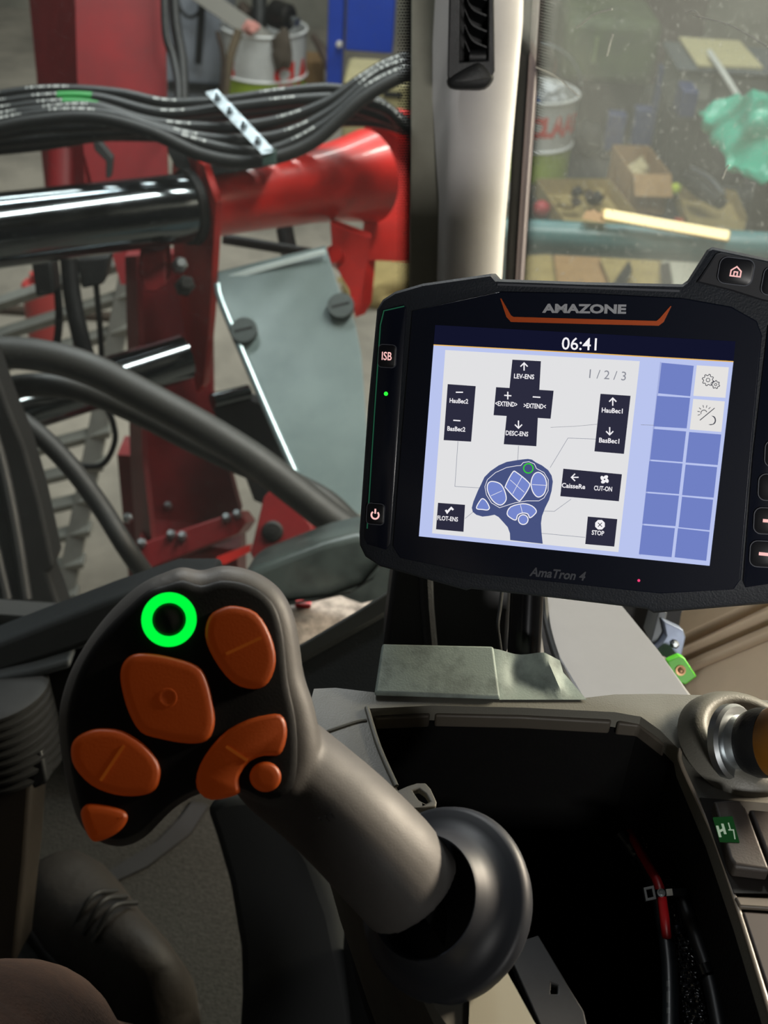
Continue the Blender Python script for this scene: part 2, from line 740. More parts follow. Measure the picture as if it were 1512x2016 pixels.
MATF = mat('floor_mat_rubber', '282a27', 0.9, var=0.55, scale=160, bump=0.8, bscale=260)
CF_Z = 1.4
mb = MB()
mb.abox((-1.0, -1.3, CF_Z - 0.1), (1.05, 1.10, CF_Z))
o = struct('floor', mb, MATF, 'dark grey grained rubber mat on the cab floor', 'floor')
gp = [(410, 1585), (375, 1640), (290, 1705), (190, 1752), (150, 1775), (150, 1748), (230, 1705), (310, 1655), (355, 1610), (380, 1575)]
mb = MB()
mb.prism([on_z(x, y, CF_Z + 0.004) for x, y in gp], (0, 0, -0.008))
part('floor_seam', mb, BLACKR, o)

# windscreen (left pane) and its printed dot border
WY = 1.15
G1 = glass('windscreen_glass', 0.035, (0.93, 0.96, 0.95), '8c908e', 0.02, 0.05)
wpx = [(-420, 1300), (-200, 1290), (150, 1240), (420, 1205), (620, 1184), (690, 1168), (735, 1140), (762, 1095), (785, 1020), (808, 900), (810, 500), (812, 0), (814, -560), (-420, -560)]
wp = [on_y(x, y, WY) for x, y in wpx]
mb = MB()
mb.prism(wp, (0, 0.005, 0))
win1 = struct('window_1', mb, G1, 'slightly dusty windscreen pane in front of the red implement', 'window', smooth=0)


def strip_uv(mb, a, b, along, m=0):
    """band between polylines a (solid edge) and b, uv in metres"""
    L = 0
    for i in range(len(a) - 1):
        w0, w1 = (b[i] - a[i]).length, (b[i + 1] - a[i + 1]).length
        l1 = L + (a[i + 1] - a[i]).length
        o = mb.add([a[i], b[i], b[i + 1], a[i + 1]], [[0, 1, 2, 3]], m)
        mb.uv[len(mb.f) - 1] = [(0, L), (w0, L), (w1, l1), (0, l1)]
        L = l1


FR = frit('frit_dots')
ea = [on_y(x, y, WY - 0.001) for x, y in [(811, -300), (809, 200), (807, 700), (800, 940), (778, 1040), (752, 1105), (715, 1150), (650, 1174), (520, 1190), (300, 1218), (0, 1258), (-300, 1290)]]
eb = [on_y(x, y, WY - 0.001) for x, y in [(782, -300), (782, 200), (780, 700), (774, 936), (752, 1030), (728, 1090), (700, 1130), (640, 1152), (515, 1170), (295, 1198), (-5, 1238), (-305, 1270)]]
mb = MB()
strip_uv(mb, ea, eb, 1)
part('frit_border', mb, FR, win1, smooth=0, label='black printed dot border')

# right-hand side pane
GA, GB = P(1040, 300, 1.20), P(1512, 300, 1.02)
g_dir = V3((GB.x - GA.x, GB.y - GA.y, 0)).normalized()
g_n = V3((g_dir.y, -g_dir.x, 0))
if g_n.y > 0:
    g_n = -g_n
G2 = glass('side_window_glass', 0.17, (0.9, 0.94, 0.93), '82898a', 0.03, 0.28)
g0 = GA - g_dir * 0.03
SILLZ = on_plane(1300, 1125, GA, g_n).z
q = [V3((g0.x, g0.y, SILLZ)), V3((g0.x, g0.y, SILLZ)) + g_dir * 0.75, V3((g0.x, g0.y, 3.1)) + g_dir * 0.75, V3((g0.x, g0.y, 3.1))]
mb = MB()
mb.prism(q, -g_n * 0.005)
win2 = struct('window_2', mb, G2, 'dusty side pane on the right with fine scratches', 'window', smooth=0)
gf = GA + g_n * 0.0015
ea = [on_plane(x, y, gf, g_n) for x, y in [(1090, -300), (1063, 0), (1035, 420), (1010, 800)]]
eb = [p + g_dir * 0.02 for p in ea]
mb = MB()
strip_uv(mb, ea, eb, 1)
part('frit_border', mb, FR, win2, smooth=0, label='black printed dot border')
mb = MB()
scr = MB()
for a, b in (((1365, 30), (1512, 92)), ((1135, 55), (1205, 18)), ((1422, 352), (1436, 325)), ((1195, 110), (1207, 68)), ((1050, 130), (1140, 190)), ((1350, 26), (1380, 36))):
    A, B = on_plane(*a, gf, g_n), on_plane(*b, gf, g_n)
    mid = (A + B) / 2 + V3((0, 0, 0.004))
    scr.tube([A, mid, B], 0.0006, 5, 4)
part('scratches', scr, mat('glass_scratch', 'c9cbc5', 0.7), win2)

# front-right cab pillar: one post of several profiles
PILD = 1.13


PEX = 0.45


def post(mb, left, right, bulge, n=20, m=0, thick=0.03):
    """half-round post whose edges run through (px,py,d) polylines left and right"""
    rings = []
    for (lx, ly, ld), (rx, ry, rd) in zip(left, right):
        a, b = P(lx, ly, ld), P(rx, ry, rd)
        c = (a + b) / 2
        e = (b - a) / 2
        back = V3((0, 1, 0))
        back = (back - e.normalized() * back.dot(e.normalized())).normalized()
        r = []
        for k in range(n + 1):
            t = math.pi * (1 - k / n)
            r.append(c + e * math.cos(t) - back * bulge * math.sin(t) ** PEX if 0 < k < n else c + e * (-1 if k == 0 else 1))
        r.append(b + back * thick)
        r.append(a + back * thick)
        rings.append(r)
    mb.loft(rings, m)


pil = thing('pillar', P(940, 1120, 1.13), 'off white rounded cab corner pillar between the two panes', 'pillar', kind='structure')
mb = MB()
post(mb, [(882, -420, 1.115), (879, 100, 1.115), (872, 420, 1.125), (866, 700, 1.125), (860, 1130, 1.145)],
     [(1040, -420, 1.12), (1019, 40, 1.12), (992, 420, 1.13), (974, 700, 1.13), (956, 1130, 1.15)], 0.030, thick=0.06)
part('trim', mb, WHITE, pil, smooth=60)
mb = MB()
post(mb, [(812, -420, 1.155), (808, 420, 1.155), (804, 1130, 1.175)], [(884, -420, 1.15), (874, 420, 1.155), (864, 1130, 1.17)], 0.004, thick=0.02)
part('liner', mb, mat('pillar_liner', '8f8d7f', 0.7, var=0.1, scale=40), pil, label='grey olive liner strip')
mb = MB()
post(mb, [(1046, -420, 1.163), (1026, 0, 1.163), (1003, 420, 1.168), (985, 760, 1.168), (972, 1000, 1.200)],
     [(1072, -420, 1.158), (1050, 0, 1.158), (1024, 420, 1.163), (1004, 760, 1.163), (990, 1000, 1.173)], 0.006, thick=0.012)
part('seal', mb, BLACKR, pil, label='black rubber seal')
mb = MB()
post(mb, [(1071, -420, 1.156), (1049, 0, 1.156), (1023, 420, 1.161), (1003, 760, 1.161), (989, 1000, 1.171)],
     [(1090, -420, 1.154), (1068, 0, 1.154), (1038, 420, 1.159), (1016, 760, 1.159), (1003, 1000, 1.168)], 0.008, thick=0.008)
part('window_channel', mb, mat('window_channel', '6b6265', 0.5), pil, label='mauve grey window channel')

# air vent in the pillar
vent = thing('air_vent', P(930, 170, 1.08), 'black louvred air vent set into the top of the pillar', 'air vent')
VF = P(928, 60, 1.05)
vn = (CP - VF).normalized()
vu = (P(1000, 60, 1.05) - VF)
vu = (vu - vn * vu.dot(vn)).normalized()
vv = vn.cross(vu)
FV = Frame(VF, vu, vv, vn)
mb = MB()
out = FV.LL([(885, -160), (972, -160), (974, 140), (965, 158), (955, 165), (885, 162), (881, 150), (884, 0)])
inn = FV.LL([(908, -140), (962, -140), (960, 118), (905, 122)])
mb.holed([[FV.W(x, y, 0.004) for x, y in out], [FV.W(x, y, 0.004) for x, y in inn]], vn * -0.03)
part('vent_frame', mb, BLACKP, vent, bevel=0.0015)
mb = MB()
FV.plate(mb, FV.LL([(900, -145), (966, -145), (966, 124), (900, 128)]), -0.05, -0.026)
part('vent_back', mb, BLACKR, vent)
for k in range(9):
    y = -140 + k * 31
    mb = MB()
    a = [FV.L(x, yy) for x, yy in [(915, y - 30), (930, y), (958, y + 14)]]
    pts = catmull([V3((p[0], p[1], 0)) for p in a], 5)
    mb.loft([[FV.W(p.x, p.y, 0.0), FV.W(p.x, p.y - 0.0015, 0.0), FV.W(p.x - 0.001, p.y - 0.009, -0.022), FV.W(p.x - 0.001, p.y - 0.0075, -0.022)] for p in pts])
    if y < 110:
        part('louvre', mb, BLACKP, vent, smooth=50)
mb = MB()
a = FV.L(944, 112)
mb.cyl(FV.W(a[0] - 0.009, a[1], -0.004), FV.W(a[0] + 0.006, a[1], -0.004), 0.0065, 20)
part('thumbwheel', mb, BLACKP, vent)
mb = MB()
FV.pillow(mb, smooth2(FV.LL([(882, 152), (920, 128), (945, 120), (966, 140), (972, 156), (955, 176), (920, 178), (886, 174)]), 3), [(-0.03, 0.0), (0.0, 0.0), (0.005, 0.002), (0.007, 0.006)])
part('vent_lip', mb, BLACKP, vent)

mb = MB()
mb.abox((-1.0, 1.16, 1.25), (0.02, 1.19, 1.545))
struct('wall_front', mb, mat('bulkhead_black', '141516', 0.8), 'low black bulkhead under the windscreen', 'wall')

# cab bulkhead below the panes
SLATE = mat('slate_panel', '32373a', 0.55, var=0.1, scale=30, bump=0.1, bscale=600)
dash = thing('front_cowl', P(300, 1300, 1.0), 'dark slate cowl running along the foot of the windscreen', 'cowl')
mb = MB()
px_prism(mb, [(-700, 1560), (-160, 1325), (0, 1262), (200, 1185), (330, 1140), (420, 1140), (420, 1215), (300, 1225), (150, 1280), (0, 1328), (-160, 1378), (-700, 1610)], V3((0, 0.06, -0.02)), d=1.12)
part('top_rail', mb, SLATE, dash, bevel=0.006)
mb = MB()
px_prism(mb, [(-160, 1368), (60, 1322), (135, 1300), (140, 1316), (60, 1340), (-160, 1396)], V3((0, 0.05, 0)), d=1.11)
part('lower_lip', mb, SLATE, dash, bevel=0.003)
mb = MB()
px_prism(mb, [(-160, 1345), (150, 1278), (420, 1210), (420, 1330), (150, 1350), (-160, 1440)], V3((0, 0.05, -0.03)), d=1.16)
part('underside', mb, BLACKR, dash)

sidep = thing('side_panel', P(690, 1330, 1.0), 'dark panel with a paler top edge left of the grey plinth', 'panel')
mb = MB()
fp = [P(560, 1318, 1.02), P(600, 1298, 1.02), P(690, 1248, 1.02), P(776, 1200, 1.02), P(776, 1420, 1.0), P(560, 1480, 1.0)]
mb.prism(fp, V3((0, 0.03, -0.02)))
part('panel_face', mb, SLATE, sidep)
mb = MB()
px_prism(mb, [(560, 1284), (600, 1262), (700, 1203), (782, 1150), (776, 1202), (690, 1250), (600, 1300), (560, 1322)], V3((0, 0.02, -0.03)), d=1.015)
part('top_edge', mb, mat('panel_edge', '565a59', 0.6, var=0.1, scale=30), sidep, bevel=0.003, label='paler grey top edge')

LEDGE = mat('dusty_ledge', '8f8a82', 0.95, col2='5e5a55', scale=55, thr=(0.35, 0.6), bump=0.5, bscale=300)
mb = MB()
lp = [on_z(x, y, 1.60) for x, y in [(540, 1200), (600, 1186), (668, 1172), (712, 1188), (790, 1170), (790, 1200), (700, 1250), (600, 1290), (540, 1290)]]
mb.prism(lp, (0, 0, -0.03))
ledge = solo('window_ledge', mb, LEDGE, 'dusty ledge under the lower corner of the windscreen', 'ledge')
mb = MB()
mb.abox(on_z(597, 1192, 1.602) + V3((-0.010, -0.004, 0)), on_z(597, 1192, 1.602) + V3((0.010, 0.004, 0.006)))
solo('clearance_marker', mb, mat('red_marker', 'c3252a', 0.4), 'small red marker strip lying on the dusty ledge', 'marker')

# ================================================================== TERMINAL
uc = V3((0.959, -0.093, 0.268))
nc = V3((-0.278, -0.131, 0.952)).normalized()
uc = (uc - nc * uc.dot(nc)).normalized()
vc = nc.cross(uc)


def c2w(v):
    return CR * v.x + CU * v.y - CF * v.z


T = Frame(P(1130, 890, 0.64), c2w(uc), c2w(vc), -c2w(-nc))
if T.n.dot(CP - T.o) < 0:
    T.n = -T.n
K = 0.64 / FPX                            # metres per photo pixel near the terminal
HOUS = mat('terminal_housing', '20262f', 0.55, var=0.25, scale=50, bump=0.2, bscale=900)
PANEL = mat('terminal_front', '131826', 0.25)
KEYM = mat('terminal_key', '14161c', 0.4)
LINE = mat('key_outline', '585c66', 0.5)
GLOW = emis('key_backlight', 'ffc4c0', 1.0)
term = thing('display_terminal', T.W(0, -0.09, -0.03), 'dark machine control terminal with its lit screen showing joystick functions', 'terminal')
hp = [(738, 608), (750, 588), (775, 572), (830, 556), (968, 536), (978, 547), (1150, 553), (1342, 557), (1352, 550), (1390, 490), (1402, 483), (1512, 506), (1610, 530), (1640, 560), (1650, 610), (1635, 800), (1605, 1120), (1590, 1165), (1540, 1190), (1286, 1211), (1272, 1203), (1100, 1182), (926, 1163), (916, 1166), (745, 1118), (715, 1098), (704, 1075), (703, 1050), (720, 800)]
mb = MB()
T.pillow(mb, T.LL(hp), [(-0.052, 0.016), (-0.03, 0.003), (-0.012, 0.0), (-0.003, 0.0005), (-0.0006, 0.002), (0.0, 0.004)])
part('housing', mb, HOUS, term, smooth=40)
mb = MB()
pp = [(812, 612), (885, 596), (988, 574), (1150, 577), (1345, 587), (1440, 604), (1490, 632), (1500, 660), (1478, 900), (1458, 1140), (1444, 1160), (1300, 1168), (930, 1128), (788, 1098), (774, 1075), (792, 850)]
T.plate(mb, T.LL(pp), -0.001, 0.0012)
part('front_glass', mb, PANEL, term, bevel=0.0006)
mb = MB()
T.pillow(mb, T.LL([(754, 610), (796, 600), (801, 608), (769, 1070), (761, 1082), (724, 1071), (718, 1058)]), [(-0.001, 0), (0.0008, 0), (0.0011, 0.0005)])
part('key_strip', mb, PANEL, term)
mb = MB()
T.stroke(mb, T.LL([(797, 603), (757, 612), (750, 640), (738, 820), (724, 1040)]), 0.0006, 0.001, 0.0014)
part('strip_glow', mb, emis('green_edge', '1d4a36', 1.0), term, label='faint green lit edge of the key strip')  # reflection on the strip drawn as a green glow
mb = MB()
T.pillow(mb, T.LL([(1512, 640), (1560, 650), (1610, 690), (1595, 900), (1575, 1140), (1468, 1156), (1463, 1144), (1482, 900)]), [(-0.001, 0), (0.0008, 0), (0.0011, 0.0005)])
part('key_strip', mb, PANEL, term)
mb = MB()
T.pillow(mb, T.LL([(1372, 556), (1410, 500), (1420, 497), (1512, 517), (1600, 540), (1620, 560), (1600, 612), (1500, 592), (1440, 573)]), [(-0.001, 0), (0.001, 0), (0.0016, 0.0008)])
part('key_panel', mb, mat('key_panel', '24262c', 0.45, var=0.2, scale=60), term)
mb = MB()
for a, b, ww in (((980, 560), (1150, 566), 0.0012), ((1150, 566), (1338, 573), 0.0012)):
    T.stroke(mb, T.LL([a, b]), ww, -0.0005, 0.0009)
part('top_ridge', mb, mat('ridge', '5a5d64', 0.3), term)


def key(px, py, wpx, hpx, rot, sym, z=0.0012):
    cx, cy = T.L(px, py)
    ww, hh = wpx * K, hpx * K
    mb = MB()
    T.pillow(mb, rrect(cx, cy, ww, hh, ww * 0.22, rot), [(z - 0.001, 0), (z + 0.0008, 0.0), (z + 0.0012, 0.0008)])
    b = part('key', mb, KEYM, term)
    mb = MB()
    T.stroke(mb, rrect(cx, cy, ww, hh, ww * 0.22, rot), 0.00045, z, z + 0.0009, closed=True)
    part('outline', mb, LINE, b)
    if sym:
        mb = MB()
        sym(mb, cx, cy, z + 0.0015, rot)
        part('symbol', mb, GLOW, b, smooth=0, label='pinkish lit symbol')
    return b


def s_isb(mb, x, y, z, r):
    put_text(mb, T, 'ISB', x, y, 21 * K, 17 * K, z, 0.012, rot=r)


def s_power(mb, x, y, z, r):
    q = [(x + 8 * K * math.sin(a), y - 2 * K + 8 * K * math.cos(a)) for a in [math.radians(40 + 280 * k / 16) for k in range(17)]]
    T.stroke(mb, q, 3.4 * K, z - 0.0003, z)
    T.stroke(mb, [(x, y + 1 * K), (x, y + 11 * K)], 3.4 * K, z - 0.0003, z)


def s_home(mb, x, y, z, r):
    def rt(a, b):
        return (x + (a * math.cos(r) - b * math.sin(r)) * K, y + (a * math.sin(r) + b * math.cos(r)) * K)
    T.stroke(mb, [rt(-9, -9), rt(-9, 1), rt(0, 8.5), rt(9, 1), rt(9, -9)], 2.4 * K, z - 0.0003, z, closed=True)
    T.stroke(mb, [rt(-3, -8), rt(-3, -1), rt(3, -1), rt(3, -8)], 2.2 * K, z - 0.0003, z)


def s_dash(mb, x, y, z, r):
    T.stroke(mb, [(x - 15 * K, y), (x + 15 * K, y)], 6 * K, z - 0.0003, z)


def s_dot(mb, x, y, z, r):
    T.stroke(mb, circ(x - 6 * K, y, 4 * K, n=14), 3 * K, z - 0.0003, z, closed=True)


key(764, 701, 37, 46, 0.0, s_isb)
key(741, 1011, 38, 44, 0.0, s_power)
key(1449, 535, 62, 48, -0.09, s_home, 0.0018)
key(1531, 556, 54, 50, -0.09, None, 0.0018)
key(1540, 893, 62, 50, 0.05, None)
key(1527, 959, 62, 50, 0.05, s_dot)
key(1518, 1025, 62, 50, 0.05, s_dash)
key(1510, 1090, 62, 50, 0.05, s_dash)
for (px, py, r, c, nm, lb) in ((761, 775, 4.2, '2cff3a', 'green_led', 'small lit green indicator'), (1258, 1142, 2.8, 'd83a6a', 'pink_led', 'small pink indicator')):
    x, y = T.L(px, py)
    mb = MB()
    mb.lathe(T.W(x, y, 0.0008), T.n, [(0, r * K), (0.0006, r * K), (0.0009, r * K * 0.5)], 16)
    part('indicator_light', mb, emis(nm, c, 1.3), term, label=lb)

ORNG = mat('orange_trim', 'c9551f', 0.4)
mb = MB()
mid = T.LL([(986, 588), (1004, 626), (1010, 631), (1150, 634), (1297, 637), (1304, 632), (1322, 603)])
lo = T.LL([(986, 588), (998, 624), (1007, 634), (1150, 638), (1297, 641.5), (1307, 634), (1322, 603)])
hi = T.LL([(988, 588), (1007, 621), (1012, 624), (1150, 628), (1293, 632), (1299, 627), (1320, 603)])
mb.loft([[T.W(*a, 0.0018), T.W(*b, 0.0018), T.W(*b, 0.0008), T.W(*a, 0.0008)] for a, b in zip(lo, hi)])
part('orange_line', mb, ORNG, term, smooth=0)
SILV = mat('logo_silver', 'b4b7bd', 0.45)
mb = MB()
x, y = T.L(1150, 608)
put_text(mb, T, 'AMAZONE', x, y, 161 * K, 18 * K, 0.0016, 0.045, rot=-0.035 + 0.07)
part('logo_lettering', mb, SILV, term, smooth=0)
mb = MB()
x, y = T.L(1099, 1129)
put_text(mb, T, 'AmaTron 4', x, y, 110 * K, 19 * K, 0.0016, 0.03, shear=0.25, rot=0.02)
part('model_lettering', mb, mat('dim_lettering', '4c4f57', 0.5), term, smooth=0)

# --- the lit screen: one mesh, flat layers
SC = dict(bar='12142a', frame='b9c4ee', page='e1e1e3', panel='2c2c3e', btn='7080c4', paper='e4e2e0', white='f4f2f6', line='8f93a0', ink='3b3d48', body='47527f', pad='7687cc', green='35d32a', gold='e8b45a', blackt='8a8c96', lav='a3aedd')
sm, si = [], {}
for k, c in SC.items():
    si[k] = len(sm)
    sm.append(emis('screen_' + k, c, 1.0))
scr = MB()
LZ = 0.0014


def lay(pts, m, k, px=True):
    q = T.LL(pts) if px else pts
    p = [T.W(x, y, LZ + 0.00012 * k) for x, y in q]
    if newell(p).dot(T.n) < 0:
        p.reverse()
    scr.add(p, [list(range(len(p)))], si[m])


def seg(pts, wd, m, k, closed=False):
    T.stroke(scr, T.LL(pts), wd * K, LZ + 0.00012 * k - 0.0001, LZ + 0.00012 * k, closed, si[m])


def word(t, px, py, wpx, hpx, m='white', k=4, bold=0.02, rot=0.0):
    x, y = T.L(px, py)
    put_text(scr, T, t, x, y, wpx * K, hpx * K, LZ + 0.00012 * k, bold, rot=rot, m=si[m])


lay([(858, 640), (1448, 672), (1444, 711), (855, 678)], 'bar', 0)
lay([(855, 678), (1444, 711), (1397, 1113), (826, 1055)], 'frame', 1)
seg([(855, 679), (1150, 695), (1444, 712)], 2.0, 'gold', 2)
lay([(878, 689), (1260, 711), (1218, 1086), (852, 1049)], 'page', 2)
TR = 0.035
word('06:41', 1141, 677, 67, 24, 'white', 2, 0.006, rot=0.045 - 0.02)
# soft-key columns
c1 = [(1303, 714, 1366, 720), (1294, 779, 1359, 783), (1287, 844, 1351, 849), (1279, 907, 1344, 912), (1272, 970, 1337, 975), (1265, 1033, 1329, 1039)]
for i, (x0, y0, x1, y1) in enumerate(c1):
    hgt = 60 if i < 5 else 57
    sk = -0.115 * hgt
    ps = [(x0, y0), (x1, y1), (x1 + sk, y1 + hgt), (x0 + sk, y0 + hgt)]
    lay(ps, 'btn', 3)
c2 = [(1372, 719, 1435, 723), (1365, 785, 1427, 790), (1357, 850, 1420, 855), (1350, 914, 1412, 919), (1343, 977, 1404, 983), (1335, 1039, 1397, 1046)]
for i, (x0, y0, x1, y1) in enumerate(c2):
    hgt = 60 if i < 5 else 57
    sk = -0.115 * hgt
    ps = [(x0, y0), (x1, y1), (x1 + sk, y1 + hgt), (x0 + sk, y0 + hgt)]
    lay(ps, 'paper' if i < 2 else 'btn', 3)
lay([(1300, 712), (1303, 714), (1262, 1092), (1258, 1090)], 'lav', 2)


def gear(px, py, r, n, rr):
    pts = []
    for k in range(n * 4):
        a = 2 * math.pi * k / (n * 4)
        q = r if k % 4 in (1, 2) else r * 0.76
        pts.append((px + q * math.cos(a), py + q * math.sin(a)))
    seg(pts, 1.3, 'ink', 5, True)
    seg(circ(px, py, rr, n=14), 1.2, 'ink', 5, True)


gear(1394, 748, 11.5, 8, 3.6)
gear(1409, 757, 8.0, 7, 2.3)
seg([(1378, 827), (1407, 803)], 1.5, 'ink', 5)
seg([(1386 + 6 * math.cos(a), 813 - 6 * math.sin(a)) for a in [math.radians(20 + 22 * k) for k in range(9)]], 1.3, 'ink', 5)
for a in (45, 75, 105, 140, 170, 200):
    a = math.radians(a)
    seg([(1388 + 10 * math.cos(a), 812 - 10 * math.sin(a)), (1388 + 15 * math.cos(a), 812 - 15 * math.sin(a))], 1.2, 'ink', 5)
seg([(1399 + 9 * math.cos(a), 827 - 9 * math.sin(a)) for a in [math.radians(-110 + 20 * k) for k in range(10)]] + [(1403 + 6 * math.cos(a), 827 - 8 * math.sin(a)) for a in [math.radians(80 - 20 * k) for k in range(9)]], 1.2, 'ink', 5, True)
# connecting lines of the diagram
for pl in ([(903, 868), (897, 957), (950, 960)], [(1022, 877), (1020, 910)], [(1175, 864), (1119, 862), (1084, 920)], [(1125, 982), (1092, 1006), (1066, 1005)],
           [(917, 1020), (934, 1006)], [(1153, 1057), (1036, 1046), (1033, 1034)]):
    seg(pl, 0.9, 'line', 4)
seg([(1085, 841), (1130, 839), (1176, 835)], 0.7, 'blackt', 3)
seg([(1262, 836), (1292, 837)], 0.7, 'blackt', 3)
for q in ([(883, 756), (938, 760), (929, 869), (875, 866)], [(1010, 708), (1066, 711), (1057, 878), (993, 874)], [(978, 762), (1091, 769), (1085, 824), (973, 817)],
          [(1183, 775), (1242, 779), (1229, 893), (1171, 888)], [(1110, 922), (1225, 933), (1219, 986), (1104, 976)], [(864, 989), (917, 993), (914, 1046), (860, 1041)],
          [(1158, 1016), (1216, 1021), (1210, 1075), (1153, 1070)]):
    lay(q, 'panel', 5)
A = TR
for t, x, y, wd in (('LEV-ENS', 1033, 741, 40), ('<EXTEND>', 998, 795, 44), ('>EXTEND<', 1054, 799, 44), ('DESC-ENS', 1019, 853, 45), ('HauBec2', 905, 789, 38), ('BasBec2', 900, 844, 37),
                    ('HauBec1', 1206, 808, 40), ('BasBec1', 1200, 867, 39), ('CaisseRe', 1130, 956, 46), ('CUT-ON', 1188, 961, 35), ('FLOT-ENS', 883, 1020, 43), ('STOP', 1178, 1048, 24)):
    word(t, x, y, wd, 9.5, 'white', 6, 0.022, rot=0.015)
word('1 / 2 / 3', 1197, 738, 70, 17, 'blackt', 4, 0.0, rot=-0.01)


def arrow(px, py, dx, dy, L=15):
    hx, hy = px + dx * L / 2, py + dy * L / 2
    seg([(px - dx * L / 2, py - dy * L / 2), (hx, hy)], 2.4, 'white', 6)
    seg([(hx - dx * 7 - dy * 7, hy - dy * 7 - dx * 7), (hx, hy), (hx - dx * 7 + dy * 7, hy - dy * 7 + dx * 7)], 2.4, 'white', 6)


arrow(1033, 722, 0, -1)
arrow(1022, 835, 0, 1)
arrow(1207, 791, 0, -1)
arrow(1201, 848, 0, 1)
arrow(1133, 939, -1, 0, 14)
for a, b in (((899, 772), (913, 772)), ((894, 827), (908, 828)), ((994, 778), (1008, 779)), ((1050, 781), (1065, 782))):
    seg([a, b], 2.4, 'white', 6)
seg([(1001, 771), (1001, 786)], 2.4, 'white', 6)
for k in range(4):
    a = math.pi / 2 * k + 0.5
    lay(circ(1191 + 5.2 * math.cos(a), 943 + 5.2 * math.sin(a), 4.6, 3.4, 12, a + 0.7), 'white', 6)
lay(circ(1182, 1032, 10.2, n=8, rot=0.39), 'white', 6)
seg([(1178, 1028), (1186, 1036)], 1.4, 'ink', 7)
seg([(1186, 1028), (1178, 1036)], 1.4, 'ink', 7)
seg([(879, 1003), (882, 1008), (886, 1003), (890, 999), (894, 1003)], 4.0, 'white', 6)


def zz(pts):
    return [(840 + x * 0.1984, 880 + y * 0.1984) for x, y in pts]


lay(zz([(455, 600), (470, 540), (515, 430), (545, 370), (580, 295), (640, 235), (720, 180), (800, 145), (900, 128), (960, 120), (1010, 115), (1050, 122), (1090, 150), (1150, 180), (1210, 225), (1245, 280), (1257, 340), (1245, 430), (1220, 520), (1180, 600), (1150, 680), (1140, 750), (1145, 840), (1157, 955), (835, 918), (832, 850), (810, 790), (770, 745), (720, 690), (680, 668), (620, 680), (560, 686), (500, 668), (465, 640)]), 'body', 5)
seg(zz([(900, 183), (940, 180), (965, 150), (1020, 142), (1075, 165), (1095, 210), (1170, 250), (1212, 320), (1210, 430), (1170, 500), (1120, 530), (1000, 530), (880, 550), (730, 598), (650, 550), (600, 470), (585, 390), (610, 320), (690, 250), (800, 200)]), 1.1, 'white', 6, True)
for pts in (smooth2(zz([(650, 338), (735, 360), (780, 430), (795, 520), (740, 572), (665, 530), (615, 440), (612, 370)]), 4),
            smooth2(zz([(860, 248), (900, 250), (1010, 340), (1025, 390), (945, 515), (905, 520), (800, 410), (792, 375)]), 4),
            smooth2(zz([(1120, 248), (1175, 290), (1195, 370), (1170, 460), (1110, 492), (1060, 440), (1042, 350), (1070, 270)]), 4),
            smooth2(zz([(565, 508), (600, 535), (630, 595), (610, 620), (560, 615), (510, 610), (505, 585), (540, 525)]), 3),
            smooth2(zz([(960, 558), (1050, 580), (1095, 630), (1070, 670), (1030, 697), (1010, 660), (960, 650), (910, 670), (893, 718), (850, 705), (805, 660), (840, 590)]), 3)):
    lay(pts, 'pad', 6)
    seg(pts, 1.9, 'white', 7, True)
c = zz([(965, 715)])[0]
lay(circ(*c, 9.5), 'pad', 7)
seg(circ(*c, 9.5), 1.9, 'white', 8, True)
c = zz([(1015, 208)])[0]
seg(circ(*c, 9.2), 2.2, 'green', 7, True)
for pl in ([(645, 480), (755, 430)], [(835, 322), (975, 445)], [(950, 295), (860, 460)], [(1055, 368), (1195, 377)], [(938, 570), (955, 645)]):
    seg(zz(pl), 0.9, 'white', 7)
part('screen', scr, sm, term, smooth=0)

# round post that carries the terminal
mb = MB()
mb.cyl(P(1040, 1120, 0.735), P(1031, 1300, 0.735), 0.0105, 28)
solo('support_post', mb, mat('post_black', '16171a', 0.22, 0.6), 'black round metal post holding up the terminal', 'post')
mb = MB()
px_prism(mb, [(775, 1110), (1012, 1140), (1000, 1290), (752, 1290)], V3((0, 0.10, -0.05)), d=0.84)
bx = thing('black_housing', P(880, 1290, 0.84), 'black plastic housing under the terminal behind the grey plinth', 'housing')
part('body', mb, mat('housing_black', '14161b', 0.35, var=0.2, scale=30), bx, bevel=0.004)
mb = MB()
mb.tube([P(838, 1120, 0.838), P(842, 1200, 0.838), P(850, 1290, 0.838)], 0.005, 10)
part('rib', mb, BLACKP, bx)
mb = MB()
mb.tube([P(990, 1150, 0.765), P(984, 1200, 0.76), P(980, 1232, 0.757), (P(983, 1262, 0.757)), P(986, 1285, 0.757)], 0.0012, 8)
solo('thin_cable', mb, BLACKR, 'thin black cable hanging beside the terminal post', 'cable')

# ================================================================== ARMREST CONSOLE
DZ = 2.12


def dz(pts, z=DZ):
    return [on_z(x, y, z) for x, y in pts]


cons = thing('armrest_console', on_z(1000, 1700, 1.4), 'grey plastic armrest console with a deep black open tray', 'console')
outer = [(618, 1356), (660, 1354), (745, 1364), (900, 1368), (1060, 1374), (1150, 1374), (1210, 1367), (1300, 1366), (1400, 1369), (1580, 1385), (1760, 1420), (1900, 2300), (1150, 2300), (960, 2130), (860, 1990), (770, 1800), (700, 1630), (640, 1470), (612, 1380)]
hole = [(722, 1395), (850, 1389), (1030, 1393), (1210, 1402), (1262, 1411), (1300, 1438), (1335, 1474), (1340, 1500), (1400, 1640), (1455, 1800), (1512, 1985), (1570, 2180), (1130, 2180), (1055, 2016), (975, 1889), (900, 1765), (830, 1640), (780, 1550), (745, 1470)]
DECK = mat('console_deck', '6e6d65', 0.45, var=0.08, scale=30, bump=0.12, bscale=900)
mb = MB()
mb.holed([dz(outer), dz(hole)], (0, 0, -0.012))
part('deck', mb, DECK, cons)
